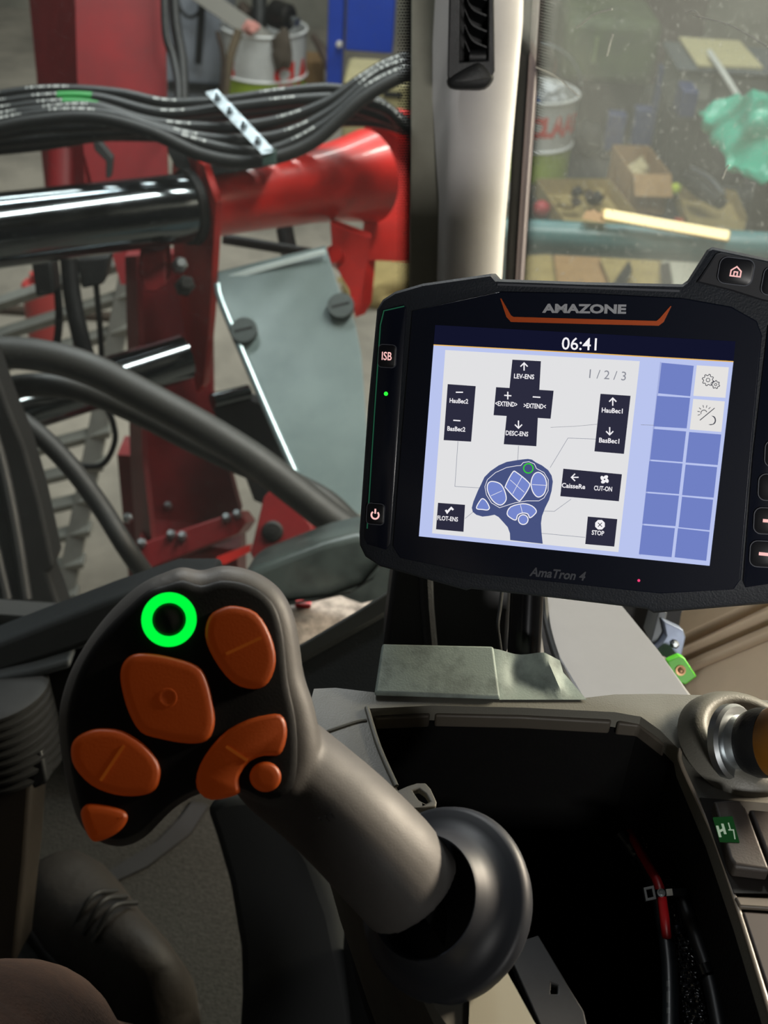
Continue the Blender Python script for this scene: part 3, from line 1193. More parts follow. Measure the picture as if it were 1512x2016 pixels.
BIN = mat('tray_lining', '060606', 0.85, var=0.2, scale=60, bump=0.2, bscale=500, spec=0.2)
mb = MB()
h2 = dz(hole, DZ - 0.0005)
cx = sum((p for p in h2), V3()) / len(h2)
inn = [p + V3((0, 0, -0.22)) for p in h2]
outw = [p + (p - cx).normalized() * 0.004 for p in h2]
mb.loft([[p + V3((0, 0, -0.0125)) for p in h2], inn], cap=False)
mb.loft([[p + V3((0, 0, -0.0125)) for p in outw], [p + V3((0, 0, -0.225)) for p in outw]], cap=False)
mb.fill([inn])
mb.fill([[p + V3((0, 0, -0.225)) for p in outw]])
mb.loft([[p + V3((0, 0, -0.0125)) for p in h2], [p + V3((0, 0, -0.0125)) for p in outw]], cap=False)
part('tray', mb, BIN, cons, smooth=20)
mb = MB()
ped = [on_z(x, y, 1.88) for x, y in [(700, 1470), (1240, 1440), (1420, 1750), (1420, 2150), (980, 2150), (800, 1800)]]
mb.prism(ped, (0, 0, -0.48))
part('pedestal', mb, mat('pedestal_black', '17191b', 0.6), cons)
mb = MB()
sk = dz([(612, 1380), (640, 1470), (700, 1630), (770, 1800), (860, 1990), (960, 2130)], DZ - 0.012)
mb.loft([[a, a + V3((0.006, 0, 0)), a + V3((0.02, 0, -0.16)), a + V3((0.014, 0, -0.16))] for a in sk])
part('side_skirt', mb, mat('skirt_olive', '3a372d', 0.6, var=0.15, scale=30), cons)
# lip segments along the far edge of the tray, edge bead along its right side
LIPM = mat('tray_lip', '4d4840', 0.5, var=0.1, scale=40)
for pts in ([(728, 1396), (846, 1391), (847, 1409), (738, 1414)], [(856, 1390), (1030, 1394), (1204, 1403), (1204, 1422), (1030, 1412), (857, 1408)], [(1216, 1404), (1262, 1412), (1318, 1460), (1310, 1468), (1258, 1428), (1216, 1424)]):
    mb = MB()
    mb.prism(dz(pts, DZ - 0.006), (0, 0, -0.01))
    part('tray_lip', mb, LIPM, cons, bevel=0.0015)
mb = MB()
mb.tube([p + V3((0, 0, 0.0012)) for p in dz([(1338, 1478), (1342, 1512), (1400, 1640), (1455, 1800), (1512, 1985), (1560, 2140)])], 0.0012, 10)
part('edge_bead', mb, mat('edge_bead', '9a8f80', 0.35), cons)  # paler than the deck: the tray edge's highlight line put into colour
mb = MB()
mb.tube([p + V3((0, 0, 0.0008)) for p in dz([(722, 1395), (745, 1470), (780, 1550)])], 0.0014, 10)
part('edge_bead', mb, DECK, cons)
# raised saddle lines of the deck
mb = MB()
mb.tube([p + V3((0, 0, 0.0)) for p in dz([(640, 1442), (700, 1422), (722, 1418)])], 0.0012, 8)
part('deck_seam', mb, DECK, cons)
# small slotted strap loop on the left edge of the tray
lo_ = [(782, 1556), (800, 1548), (822, 1541), (838, 1541), (848, 1552), (860, 1578), (858, 1588), (840, 1590), (805, 1592), (790, 1580)]
sl_ = [(812, 1556), (826, 1553), (838, 1562), (848, 1577), (838, 1582), (825, 1575)]
mb = MB()
mb.holed([dz(lo_, DZ + 0.004), dz(sl_, DZ + 0.004)], (0, 0, -0.004))
part('strap_loop', mb, DECK, cons, bevel=0.0008)

# grey plinth at the back of the console
plin = thing('terminal_plinth', on_z(940, 1370, DZ), 'pale grey plinth behind the tray with a worn grained top', 'plinth')
PLM = mat('plinth_plastic', '86938d', 0.6, col2='636c68', scale=60, thr=(0.3, 0.55), bump=0.1, bscale=900)
ztop = DZ + 0.014


def wedge(mb, fl, fr, bl, br, zf, zb):
    a = [on_z(*fl, DZ + 0.001), on_z(*fr, DZ + 0.001)]
    f0, f1 = on_z(*fl, zf), on_z(*fr, zf)
    b0, b1 = on_z(*bl, zb), on_z(*br, zb)
    g0, g1 = V3((f0.x, f0.y, DZ + 0.001)), V3((f1.x, f1.y, DZ + 0.001))
    h0, h1 = V3((b0.x, b0.y, DZ + 0.001)), V3((b1.x, b1.y, DZ + 0.001))
    mb.loft([[f0, b0, h0, g0], [f1, b1, h1, g1]])


mb = MB()
wedge(mb, (737, 1364), (985, 1372), (752, 1266), (972, 1271), DZ + 0.004, ztop)
part('left_block', mb, PLM, plin, bevel=0.003)
mb = MB()
# right block: a shallow saddle surface
rows = []
for k in range(13):
    t = k / 12
    fx, bx_ = 984 + 172 * t, 972 + 134 * t
    dip = 0.007 * math.sin(math.pi * min(t * 1.3, 1)) ** 2 + (0.012 * max(0, t - 0.75) * 4 if t > 0.75 else 0)
    f0 = on_z(fx, 1373, DZ + 0.003)
    bb = on_z(bx_, 1272 + 10 * t, ztop)
    row = []
    for j in range(7):
        s = j / 6
        p = f0.lerp(bb, s)
        p.z -= dip * math.sin(math.pi * (0.15 + 0.7 * s)) + 0.002
        p.z = max(p.z, DZ + 0.0012)
        row.append(p)
    row.append(V3((bb.x, bb.y, DZ + 0.001)))
    row.append(V3((f0.x, f0.y, DZ + 0.001)))
    rows.append(row)
mb.loft(rows)
part('right_block', mb, PLM, plin, smooth=50)

# lever on the right of the deck
lev = thing('hand_lever', on_z(1452, 1470, DZ), 'ochre knobbed hand lever in a steel ring at the right edge', 'lever')
la = (CR * 0.60 - CF * 0.72 + CU * 0.14).normalized()
lb = on_z(1450, 1462, DZ + 0.016)
mb = MB()
mb.lathe(on_z(1462, 1470, DZ), V3((0.15, -0.1, 1)), [(0.0, 0.038), (0.004, 0.036), (0.009, 0.032), (0.011, 0.028), (0.010, 0.024), (0.003, 0.021)], 40)
part('socket', mb, DECK, lev, smooth=60)
mb = MB()
mb.lathe(lb - la * 0.004, la, [(0, 0.021), (0.004, 0.021), (0.006, 0.0195), (0.006, 0.015), (0.010, 0.014), (0.012, 0.0145)], 40)
part('steel_ring', mb, STEEL, lev)
mb = MB()
mb.cyl(lb, lb + la * 0.022, 0.0105, 28)
part('shaft', mb, STEEL, lev)
mb = MB()
mb.lathe(lb + la * 0.006, la, [(0, 0.013), (0.002, 0.0165), (0.008, 0.0185), (0.016, 0.0185)], 36)
part('sleeve', mb, BLACKP, lev)
mb = MB()
mb.lathe(lb + la * 0.020, la, [(0, 0.0175), (0.006, 0.0195), (0.016, 0.021), (0.028, 0.020), (0.036, 0.015), (0.040, 0.006), (0.041, 0)], 36)
part('knob', mb, mat('ochre_knob', '8a5a1c', 0.4, var=0.15, scale=60), lev, smooth=60)

# rocker switches
swp = thing('switch_panel', on_z(1500, 1700, DZ), 'brown grey switch panel beside the tray edge', 'switch panel')
SWM = mat('switch_grey', '37322e', 0.5, var=0.1, scale=50, bump=0.1, bscale=800)
mb = MB()
mb.prism(dz([(1378, 1570), (1620, 1590), (1700, 1760), (1445, 1758)], DZ + 0.003), (0, 0, -0.0028))
part('base', mb, mat('switch_base', '1c1917', 0.5), swp)
mb = MB()
mb.prism(dz([(1447, 1764), (1700, 1776), (1710, 1800), (1456, 1784)], DZ + 0.004), (0, 0, -0.0038))
part('ledge', mb, mat('switch_ledge', '5a5349', 0.5), swp, bevel=0.001)
mb = MB()
mb.prism(dz([(1462, 1794), (1700, 1810), (1800, 2100), (1566, 2080), (1510, 1940)], DZ + 0.003), (0, 0, -0.0028))
part('lower_panel', mb, mat('lower_panel', '2c2421', 0.55), swp, bevel=0.001)


def rocker(pts, label, group=None):
    t = thing('rocker_switch', on_z(*pts[0], DZ + 0.0034), label, 'switch', group)
    mb = MB()
    q = dz(pts, DZ + 0.0034)
    c_ = sum(q, V3()) / len(q)
    mb.loft([[p for p in q], [p + V3((0, 0, 0.007)) for p in q], [p.lerp(c_, 0.06) + V3((0, 0, 0.0085)) for p in q]])
    part('rocker', mb, SWM, t, bevel=0.001)
    return t


r1 = rocker([(1398, 1596), (1448, 1594), (1462, 1610), (1508, 1734), (1440, 1726), (1430, 1712)], 'grey rocker switch with a green lit symbol beside the tray edge')
zz_ = DZ + 0.0034 + 0.0087
mb = MB()
mb.prism(dz([(1404, 1609), (1442, 1607), (1456, 1658), (1418, 1656)], zz_ + 0.0003), (0, 0, -0.0008))
sym = part('symbol_window', mb, emis('switch_green', '113216', 1.0), r1, label='green lit symbol window')
mb = MB()
FS = Frame(on_z(1424, 1635, zz_ + 0.0006), (on_z(1434, 1635, zz_ + 0.0006) - on_z(1424, 1635, zz_ + 0.0006)).normalized(), None, V3((0, 0, 1)))
FS.v = FS.n.cross(FS.u)
for ln, wd in (([(1412, 1626), (1418, 1648)], 0.0012), ([(1422, 1622), (1428, 1642)], 0.0012), ([(1414, 1638), (1426, 1632)], 0.0012), ([(1434, 1620), (1438, 1634)], 0.0005), ([(1434, 1634), (1444, 1634), (1447, 1652)], 0.0005)):
    FS.stroke(mb, FS.LL(ln), wd, -0.0001, 0.0002)
part('symbol', mb, emis('symbol_white', '8a9c86', 1.0), sym, smooth=0)
rocker([(1468, 1612), (1560, 1620), (1640, 1745), (1518, 1736), (1505, 1712)], 'plain grey rocker switch cut by the right photo edge')

# pale trim behind the console, brackets and sill beyond it
mb = MB()
pp = [P(1062, 1165, 0.92), P(1212, 1178, 0.93), P(1228, 1196, 0.925), P(1300, 1285, 0.87), P(1368, 1370, 0.80), P(1330, 1400, 0.78), P(1150, 1392, 0.78), P(1122, 1355, 0.80), P(1096, 1300, 0.84), P(1080, 1245, 0.88)]
mb.fill([pp])
pn = newell(pp)
if pn.dot(CP - pp[0]) < 0:
    pn = -pn
mb = MB()
mb.loft([[p for p in pp], [p - pn * 0.02 for p in pp]])
side_trim = solo('corner_trim', mb, mat('pale_trim', '838387', 0.5, var=0.06, scale=14), 'smooth pale grey trim sloping down behind the terminal post', 'trim panel', bevel=0.004)
mb = MB()
mb.tube([P(1070, 1165, 0.905), P(1076, 1225, 0.89), P(1096, 1295, 0.85), P(1122, 1352, 0.805)], 0.0028, 10)
part('edge_seal', mb, BLACKR, side_trim, label='black edge seal')

SILL = mat('beige_sill', 'cdb69c', 0.45, var=0.18, scale=5, bump=0.05, bscale=40)
sill = thing('door_sill', P(1440, 1390, 1.0), 'beige ribbed sill behind the console at the right', 'sill')
sp = [P(1330, 1225, 1.12), P(1400, 1110, 1.16), P(1700, 1060, 1.02), P(1720, 1500, 0.80), P(1370, 1460, 0.88), P(1345, 1330, 1.02)]
sn = newell([sp[0], sp[2], sp[3]])
sp = [on_plane(x, y, sp[0], sn) for x, y in [(1330, 1225), (1400, 1110), (1800, 1000), (2100, 1100), (1800, 1600), (1370, 1460), (1345, 1330)]]
if sn.dot(CP - sp[0]) < 0:
    sn = -sn
mb = MB()
mb.loft([sp, [p - V3((0, 0.03, 0.05)) for p in sp]])
part('sheet', mb, SILL, sill)
for a, b, dd, r in (((1325, 1300), (1900, 1051), (1.06, 0.985), 0.007), ((1335, 1328), (1900, 1090), (1.03, 0.97), 0.004), ((1345, 1262), (1900, 1000), (1.09, 1.0), 0.006)):
    mb = MB()
    A_ = on_plane(*a, sp[0] + sn * 0.001, sn)
    B_ = on_plane(*b, sp[0] + sn * 0.001, sn)
    mb.tube([A_, B_], r, 14)
    part('rib', mb, SILL, sill, smooth=60)

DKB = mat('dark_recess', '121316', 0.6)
brk = thing('hinge_bracket', P(1320, 1300, 0.96), 'blue grey steel bracket with a bolt behind the pale trim', 'bracket')
mb = MB()
px_prism(mb, [(1306, 1222), (1345, 1240), (1350, 1255), (1341, 1296), (1322, 1300), (1285, 1282), (1302, 1268), (1312, 1252)], V3((0, 0.012, -0.006)), d=0.965)
part('plate', mb, mat('bracket_steel', '8d97ad', 0.4, 0.5, var=0.2, scale=40), brk, bevel=0.001)
mb = MB()
px_prism(mb, [(1298, 1200), (1314, 1205), (1298, 1280), (1280, 1265)], V3((0, 0.03, -0.01)), d=0.975)
part('arm', mb, mat('arm_grey', '6c7074', 0.45, 0.4), brk, bevel=0.001)
mb = MB()
q = P(1329, 1269, 0.962)
mb.lathe(q + CF * 0.004, -CF, [(0, 0.0035), (0.005, 0.0035), (0.006, 0.002)], 6)
part('bolt', mb, STEEL, brk)
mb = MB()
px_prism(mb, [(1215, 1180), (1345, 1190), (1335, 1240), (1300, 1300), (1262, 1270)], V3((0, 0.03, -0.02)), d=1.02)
solo('dark_recess_panel', mb, DKB, 'dark panel between the pale trim and the steel bracket', 'panel')  # dark sheet painted in for the shade of the open gap
tab = thing('green_tab', P(1350, 1345, 0.93), 'bright green metal tab with a bolt by the beige sill', 'bracket')
mb = MB()
px_prism(mb, [(1313, 1302), (1338, 1291), (1348, 1296), (1372, 1332), (1350, 1348), (1330, 1342)], V3((0, 0.008, -0.004)), d=0.935)
part('plate', mb, mat('green_paint', '5fd22a', 0.4), tab, bevel=0.001)
mb = MB()
q = P(1340, 1320, 0.934)
mb.lathe(q + CF * 0.003, -CF, [(0, 0.0042), (0.0035, 0.0042), (0.0036, 0.0024), (0.006, 0.0022), (0.0065, 0.001)], 16)
part('bolt', mb, mat('brass_bolt', '9c7a5a', 0.4, 0.8), tab)

# ---- cables lying in the tray
TZ = 2.062


def tray_cable(name, pts, r, m, label, z=TZ):
    mb = MB()
    mb.tube([on_z(x, y, zq) for x, y, zq in pts], r, 14, 10)
    return solo(name, mb, m, label, 'cable', 'cables in the tray', smooth=60)


CABM = mat('cable_sheath', '15181b', 0.38, var=0.2, scale=50)
c0 = tray_cable('cable', [(1220, 1640, 2.035), (1262, 1700, 2.03), (1292, 1750, TZ), (1304, 1800, TZ), (1318, 1900, TZ), (1320, 2030, TZ), (1316, 2120, TZ)], 0.0042, hose_mat('printed_cable', '20262a', 0.35, pcol='565b5a'), 'dark cable with fine print at the left of the bundle in the tray')
tray_cable('cable', [(1240, 1640, 2.03), (1268, 1690, 2.055), (1296, 1740, TZ + 0.012), (1306, 1790, TZ + 0.012), (1312, 1840, TZ + 0.004), (1320, 1880, TZ - 0.01)], 0.0026, mat('red_sheath', 'a3161c', 0.4), 'thin red cable running through the bundle in the tray')
c3 = tray_cable('cable', [(1300, 1640, 2.035), (1330, 1720, 2.03), (1345, 1775, TZ), (1372, 1850, TZ), (1398, 1930, TZ), (1418, 2030, TZ), (1430, 2120, TZ)], 0.0044, CABM, 'smooth black cable at the right of the bundle in the tray')
mb = MB()
q = [on_z(1388, 1905, TZ), on_z(1396, 1925, TZ)]
mb.cyl(q[0], q[1], 0.0054, 20)
part('band', mb, GLOSSB, c3)


def braid(name):
    m = mat(name, '101214', 0.25, spec=0.9)
    nt = m.node_tree
    b = nt.nodes['Principled BSDF']
    vo = nt.nodes.new('ShaderNodeTexVoronoi')
    vo.inputs['Scale'].default_value = 420
    tc = nt.nodes.new('ShaderNodeTexCoord')
    nt.links.new(tc.outputs['Object'], vo.inputs['Vector'])
    bp = nt.nodes.new('ShaderNodeBump')
    bp.inputs['Strength'].default_value = 1.0
    bp.inputs['Distance'].default_value = 0.003
    nt.links.new(vo.outputs['Distance'], bp.inputs['Height'])
    nt.links.new(bp.outputs['Normal'], b.inputs['Normal'])
    return m


c2 = tray_cable('cable', [(1262, 1640, 2.035), (1305, 1700, 2.02), (1322, 1760, 2.05), (1332, 1830, 2.055), (1350, 1920, 2.055), (1372, 2030, 2.055), (1384, 2120, 2.055)], 0.0068, braid('braided_sleeve'), 'black braided sleeve cable in the middle of the tray bundle')
mb = MB()
mb.cyl(on_z(1334, 1838, 2.055), on_z(1337, 1855, 2.055), 0.0078, 20)
part('band', mb, GLOSSB, c2)
tie = thing('cable_tie', on_z(1310, 1758, TZ), 'black cable tie with a bright buckle binding the tray cables', 'cable tie')
F_ = Frame(on_z(1308, 1757, TZ + 0.017), V3((1, 0.05, 0)).normalized(), None, V3((0, -0.45, 0.89)).normalized())
F_.u = (F_.u - F_.n * F_.u.dot(F_.n)).normalized()
F_.v = F_.n.cross(F_.u)
mb = MB()
F_.plate(mb, F_.LL([(1292, 1751), (1352, 1748), (1354, 1762), (1294, 1766)]), -0.002, 0.0)
part('strap', mb, GLOSSB, tie)
mb = MB()
ob = F_.LL([(1266, 1748), (1286, 1744), (1291, 1770), (1271, 1774)])
mb.holed([[F_.W(x, y, 0.001) for x, y in ob], [F_.W(x, y, 0.001) for x, y in inset(ob, 0.0012)]], F_.n * -0.003)
part('buckle', mb, STEEL, tie)
mb = MB()
x, y = F_.L(1301, 1766 - 8)
mb.lathe(F_.W(x, y, 0.0), F_.n, [(0, 0.0022), (0.001, 0.0022), (0.0011, 0.0013), (0.0016, 0.0012)], 16)
part('stud', mb, STEEL, tie)
mb = MB()
F_.plate(mb, F_.LL([(1310, 1751), (1322, 1750), (1324, 1763), (1312, 1764)]), 0.0, 0.0012)
part('clip', mb, ALU, tie)

# black flat bracket and pale flap at the lower left of the tray
mb = MB()
bp_ = dz([(1003, 1880), (1030, 1850), (1060, 1840), (1125, 1950), (1150, 1990), (1170, 2080), (1090, 2080)], DZ - 0.03)
ho_ = dz([(1085, 1935), (1098, 1940), (1098, 1956), (1084, 1956)], DZ - 0.03)
mb.holed([bp_, ho_], (0, 0, -0.006))
solo('flat_bracket', mb, mat('bracket_black', '26282a', 0.5, var=0.2, scale=60), 'black flat bracket with a hole at the foot of the tray', 'bracket', bevel=0.0008)
mb = MB()
mb.prism(dz([(925, 1960), (975, 1892), (985, 1890), (1062, 2030), (1100, 2100), (920, 2100)], DZ + 0.003), (0, 0, -0.0025))
solo('access_flap', mb, mat('flap_grey', '8f8d7e', 0.55), 'pale grey triangular flap below the joystick collar', 'flap')

# ================================================================== JOYSTICK
JD = 0.5
jo = P(360, 1390, JD)
jn = (CP - jo).normalized()
ju = (CR - jn * CR.dot(jn)).normalized()
J = Frame(jo, ju, jn.cross(ju), jn)
if (J.v.dot(CU)) < 0:
    J.v = -J.v
joy = thing('joystick', on_z(850, 1800, DZ), 'black multi-function joystick with orange buttons and a glowing green ring', 'joystick')
head = [(322, 1120), (360, 1108), (396, 1116), (435, 1106), (480, 1110), (525, 1128), (562, 1160), (586, 1210), (597, 1270), (606, 1330), (628, 1400), (640, 1500), (600, 1590), (520, 1590), (465, 1562), (400, 1566), (350, 1592), (315, 1625), (285, 1655), (240, 1675), (190, 1665), (152, 1630), (130, 1570), (114, 1490), (108, 1410), (124, 1340), (150, 1285), (190, 1225), (240, 1170), (282, 1138)]
hl = smooth2(J.LL(head), 3)
mb = MB()
J.pillow(mb, hl, [(-0.036, 0.014), (-0.031, 0.006), (-0.022, 0.001), (-0.014, 0.0), (-0.007, 0.0012), (-0.003, 0.0035), (-0.0006, 0.007), (0.0, 0.010)])
body = mb


def jp(px, py, z):
    x, y = J.L(px, py)
    return J.W(x, y, z)


grip_pts = [(470, 1400), (520, 1460), (568, 1512), (640, 1572), (706, 1632), (780, 1708), (842, 1780)]
grip_r = [0.017, 0.022, 0.0242, 0.0244, 0.0250, 0.0256, 0.0250]
gm = MB()
gm.tube([jp(x, y, -0.0255 if i < 5 else (-0.028 if i == 5 else -0.034)) for i, (x, y) in enumerate(grip_pts)], grip_r, 28, 6)
off = wloc(joy)
allm = MB()
allm.add(body.v, body.f)
allm.add(gm.v, gm.f)
JOYM = mat('joystick_grip', '646260', 0.5, var=0.15, scale=60, bump=0.08, bscale=1200)
me = make_mesh('grip_raw', allm, JOYM, off, 0)
tmp = bpy.data.objects.new('grip_raw', me)
COL.objects.link(tmp)
rm = tmp.modifiers.new('remesh', 'REMESH')
rm.mode = 'VOXEL'
rm.voxel_size = 0.0013
rm.use_smooth_shade = True
sm_ = tmp.modifiers.new('smooth', 'SMOOTH')
sm_.factor = 0.5
sm_.iterations = 14
dg = bpy.context.evaluated_depsgraph_get()
dg.update()
gme = bpy.data.meshes.new_from_object(tmp.evaluated_get(dg))
gme.name = 'grip'
bpy.data.objects.remove(tmp)
bpy.data.meshes.remove(me)
gme.shade_smooth()
gro = bpy.data.objects.new('grip', gme)
COL.objects.link(gro)
gro.parent = joy
if not gme.materials:
    gme.materials.append(JOYM)
mb = MB()
kp = [(322, 1152), (360, 1142), (396, 1152), (435, 1142), (478, 1147), (515, 1164), (543, 1195), (558, 1245), (564, 1300), (570, 1350), (583, 1410), (588, 1480), (578, 1550), (530, 1574), (465, 1548), (400, 1551), (345, 1576), (305, 1610), (275, 1638), (238, 1652), (195, 1645), (167, 1616), (150, 1563), (136, 1490), (131, 1410), (146, 1345), (171, 1290), (209, 1238), (256, 1192), (292, 1162)]
J.pillow(mb, smooth2(J.LL(kp), 3), [(-0.004, 0.0), (-0.0006, 0.0), (0.0006, 0.0012), (0.0009, 0.004)])
part('keypad', mb, mat('keypad_black', '0b0b0c', 0.55, bump=0.05, bscale=900), joy, smooth=60, label='black keypad face')
ORB = mat('orange_button', '8c3c0d', 0.45, bump=0.05, bscale=800, emit=0.08, ecol='d0500e')
ORL = mat('orange_mark', 'a34c14', 0.45, emit=0.08, ecol='f07a20')


def zb(pts):
    return [(x * 0.463, 1080 + y * 0.463) for x, y in pts]


def jbutton(pts, lines=(), dimple=None, sm_n=3, rim=0.004):
    mb = MB()
    J.pillow(mb, smooth2(J.LL(zb(pts)), sm_n), [(-0.003, 0.0), (0.0015, 0.0), (0.0030, 0.0006), (0.0036, 0.0017), (0.0037, rim)])
    b = part('button', mb, ORB, joy, smooth=60)
    for l in lines:
        mb = MB()
        J.stroke(mb, J.LL(zb(l)), 0.0013, 0.0034, 0.0041)
        part('ridge', mb, ORL, b)
    if dimple:
        mb = MB()
        x, y = J.L(*zb([dimple])[0])
        mb.lathe(J.W(x, y, 0.0034), J.n, [(0, 0.0042), (0.0006, 0.0040), (0.0008, 0.003), (0.0004, 0.0024), (0.0003, 0)], 24)
        part('dimple', mb, ORB, b, smooth=60)


jbutton([(1000, 245), (1090, 275), (1150, 370), (1172, 480), (1140, 570), (1080, 597), (990, 570), (910, 470), (872, 370), (890, 290), (940, 255)], [[(960, 450), (1110, 380)]])
jbutton([(570, 450), (640, 447), (740, 465), (840, 500), (880, 560), (905, 660), (912, 750), (880, 815), (800, 828), (680, 808), (600, 780), (550, 700), (520, 600), (513, 530), (530, 480)], dimple=(712, 635))
jbutton([(430, 765), (520, 775), (610, 830), (670, 900), (683, 960), (660, 1025), (590, 1050), (490, 1045), (390, 1005), (320, 930), (303, 860), (320, 810), (370, 778)], [[(530, 835), (430, 985)]])
jbutton([(400, 1085), (470, 1095), (530, 1115), (545, 1145), (520, 1190), (470, 1225), (410, 1245), (380, 1225), (355, 1170), (345, 1120), (365, 1090)])
jbutton([(1190, 705), (1215, 740), (1218, 800), (1200, 860), (1175, 880), (1120, 880), (1060, 905), (1020, 960), (1015, 1000), (1020, 1035), (980, 1055), (900, 1068), (850, 1040), (833, 990), (850, 920), (900, 840), (970, 770), (1060, 725), (1140, 706)], [[(960, 840), (1050, 900)]], sm_n=2, rim=0.002)
jbutton([(1128 + 67 * math.cos(a), 970 + 64 * math.sin(a)) for a in [2 * math.pi * k / 14 for k in range(14)]])
x, y = J.L(333, 1220)
kj = JD / FPX
mb = MB()
mb.lathe(J.W(x, y, -0.002), J.n, [(0, 33 * kj), (0.0035, 33 * kj), (0.0045, 37 * kj), (0.0045, 50 * kj), (0.0035, 54 * kj), (0, 54 * kj)], 48)
part('ring_light', mb, emis('ring_green', '00f03c', 1.15), joy, smooth=60, label='glowing green ring')
mb = MB()
mb.lathe(J.W(x, y, -0.002), J.n, [(0, 32 * kj), (0.003, 32 * kj), (0.004, 28 * kj), (0.0042, 0)], 36)
part('button', mb, bpy.data.materials['keypad_black'], joy, smooth=60, label='black round button inside the green ring')
# tiny raised marks on the grip
for q in ([(628, 1610), (634, 1618)], [(640, 1606), (648, 1616)], [(650, 1600), (658, 1610)]):
    mb = MB()
    J.stroke(mb, J.LL(q), 0.0006, -0.001, 0.0028)
    part('grip_mark', mb, BLACKP, joy)
# collar disc
cc = P(868, 1775, 0.536)
ax = (jp(706, 1632, -0.0225) - jp(806, 1770, -0.0225)).normalized()
cn = ((CP - cc).normalized() * 0.82 - CR * 0.50 + CU * 0.14).normalized()
mb = MB()
mb.lathe(cc - cn * 0.002, cn, [(-0.018, 0.018), (-0.013, 0.034), (-0.008, 0.0415), (-0.002, 0.0438), (0.002, 0.0430), (0.0035, 0.0410), (0.004, 0.038), (0.007, 0.033), (0.013, 0.0295), (0.018, 0.0282), (0.0195, 0.0272), (0.0185, 0.0262), (0.004, 0.0255), (0.003, 0.002)], 64)
COLM = mat('collar_grey', '272a30', 0.46, var=0.08, scale=40)
part('collar', mb, COLM, joy, smooth=60, label='dark blue grey collar disc')
mb = MB()
base = on_z(850, 1830, DZ + 0.001)
mb.cyl(cc - cn * 0.02, base, 0.018, 28, r2=0.024)
part('mount', mb, BLACKR, joy)

# ================================================================== FLOOR ITEMS
# side of the seat pedestal behind the joystick
mb = MB()
pa = [(398, 1588), (440, 1568), (500, 1562), (560, 1590), (620, 1690), (660, 1800), (700, 2000), (700, 2150), (460, 2150), (470, 1960), (468, 1870), (446, 1740), (420, 1650)]
mb.prism([P(x, y, 1.12) for x, y in pa], V3((0.02, 0.05, -0.02)))
part('side_cladding', mb, mat('cladding_black', '1b1f21', 0.7), cons, bevel=0.01)

seat = thing('driver_seat', (0.0, -0.4, CF_Z), 'black fabric driver seat behind the viewpoint', 'seat')  # seat added out of view to keep the joystick face in shade
SEATM = mat('seat_fabric', '1b1c1e', 0.9, var=0.2, scale=80)
mb = MB()
mb.abox((-0.26, -0.30, 1.90), (0.16, 0.02, 1.98))
part('cushion', mb, SEATM, seat, bevel=0.03)
mb = MB()
mb.abox((-0.27, -0.52, 1.985), (0.27, -0.40, 2.66))
part('backrest', mb, SEATM, seat, bevel=0.04)
mb = MB()
mb.abox((-0.17, -0.51, 2.67), (0.13, -0.42, 2.86))
part('headrest', mb, SEATM, seat, bevel=0.03)
mb = MB()
mb.abox((-0.2, -0.45, CF_Z + 0.001), (0.12, -0.1, 1.898))
part('base', mb, BLACKP, seat, bevel=0.01)

stc = thing('steering_column', on_z(20, 1660, CF_Z), 'black ribbed steering column cover at the left edge', 'steering column')
mb = MB()
A_, B_ = P(-20, 1352, 1.10), P(20, 1500, 1.14)
prof = []
n_ = 9
L_ = (B_ - A_).length
for k in range(n_):
    t = L_ * k / n_
    prof += [(t, 0.048), (t + L_ / n_ * 0.3, 0.054), (t + L_ / n_ * 0.62, 0.054), (t + L_ / n_ * 0.8, 0.048)]
mb.lathe(A_, B_ - A_, prof, 40)
part('bellows', mb, BLACKR, stc)
mb = MB()
px_prism(mb, [(18, 1478), (58, 1478), (62, 1555), (52, 1700), (30, 1900), (-60, 1900), (-60, 1478)], V3((0, 0.05, -0.02)), d=1.12)
part('post', mb, mat('column_post', '2b241c', 0.6, var=0.2, scale=20), stc, bevel=0.005)
mb = MB()
px_prism(mb, [(56, 1470), (82, 1478), (94, 1542), (64, 1556), (58, 1520)], V3((0, 0.03, -0.01)), d=1.1)
part('latch', mb, BLACKP, stc, bevel=0.003)

# operator: knee in brown trousers, shin running down to a dark boot
per = thing('person', on_z(250, 1950, CF_Z), 'seated person showing one knee in brown work trousers and a dark boot', 'person')
ank = on_z(330, 2130, CF_Z + 0.13)
kn = P(-80, 2140, 0.62)
hip = P(-330, 2550, 0.50)
mb = MB()
mb.tube([hip, hip.lerp(kn, 0.5) + V3((0, 0, 0.01)), hip.lerp(kn, 0.9), kn + V3((0.0, 0.01, -0.012)), kn.lerp(ank, 0.15) + V3((0, 0.03, -0.02)), kn.lerp(ank, 0.4), kn.lerp(ank, 0.75), ank], [0.085, 0.075, 0.062, 0.060, 0.054, 0.048, 0.042, 0.042], 28, 8)
TROU = mat('brown_trousers', '341c0b', 0.9, var=0.35, scale=60, bump=0.5, bscale=400)
part('trousers', mb, TROU, per, smooth=80)
bt = MB()
heel, toe = on_z(345, 2065, CF_Z), on_z(92, 1728, CF_Z)
fa = (toe - heel)
fl_ = fa.length
fa.normalize()
fs = V3((fa.y, -fa.x, 0))
rings = []
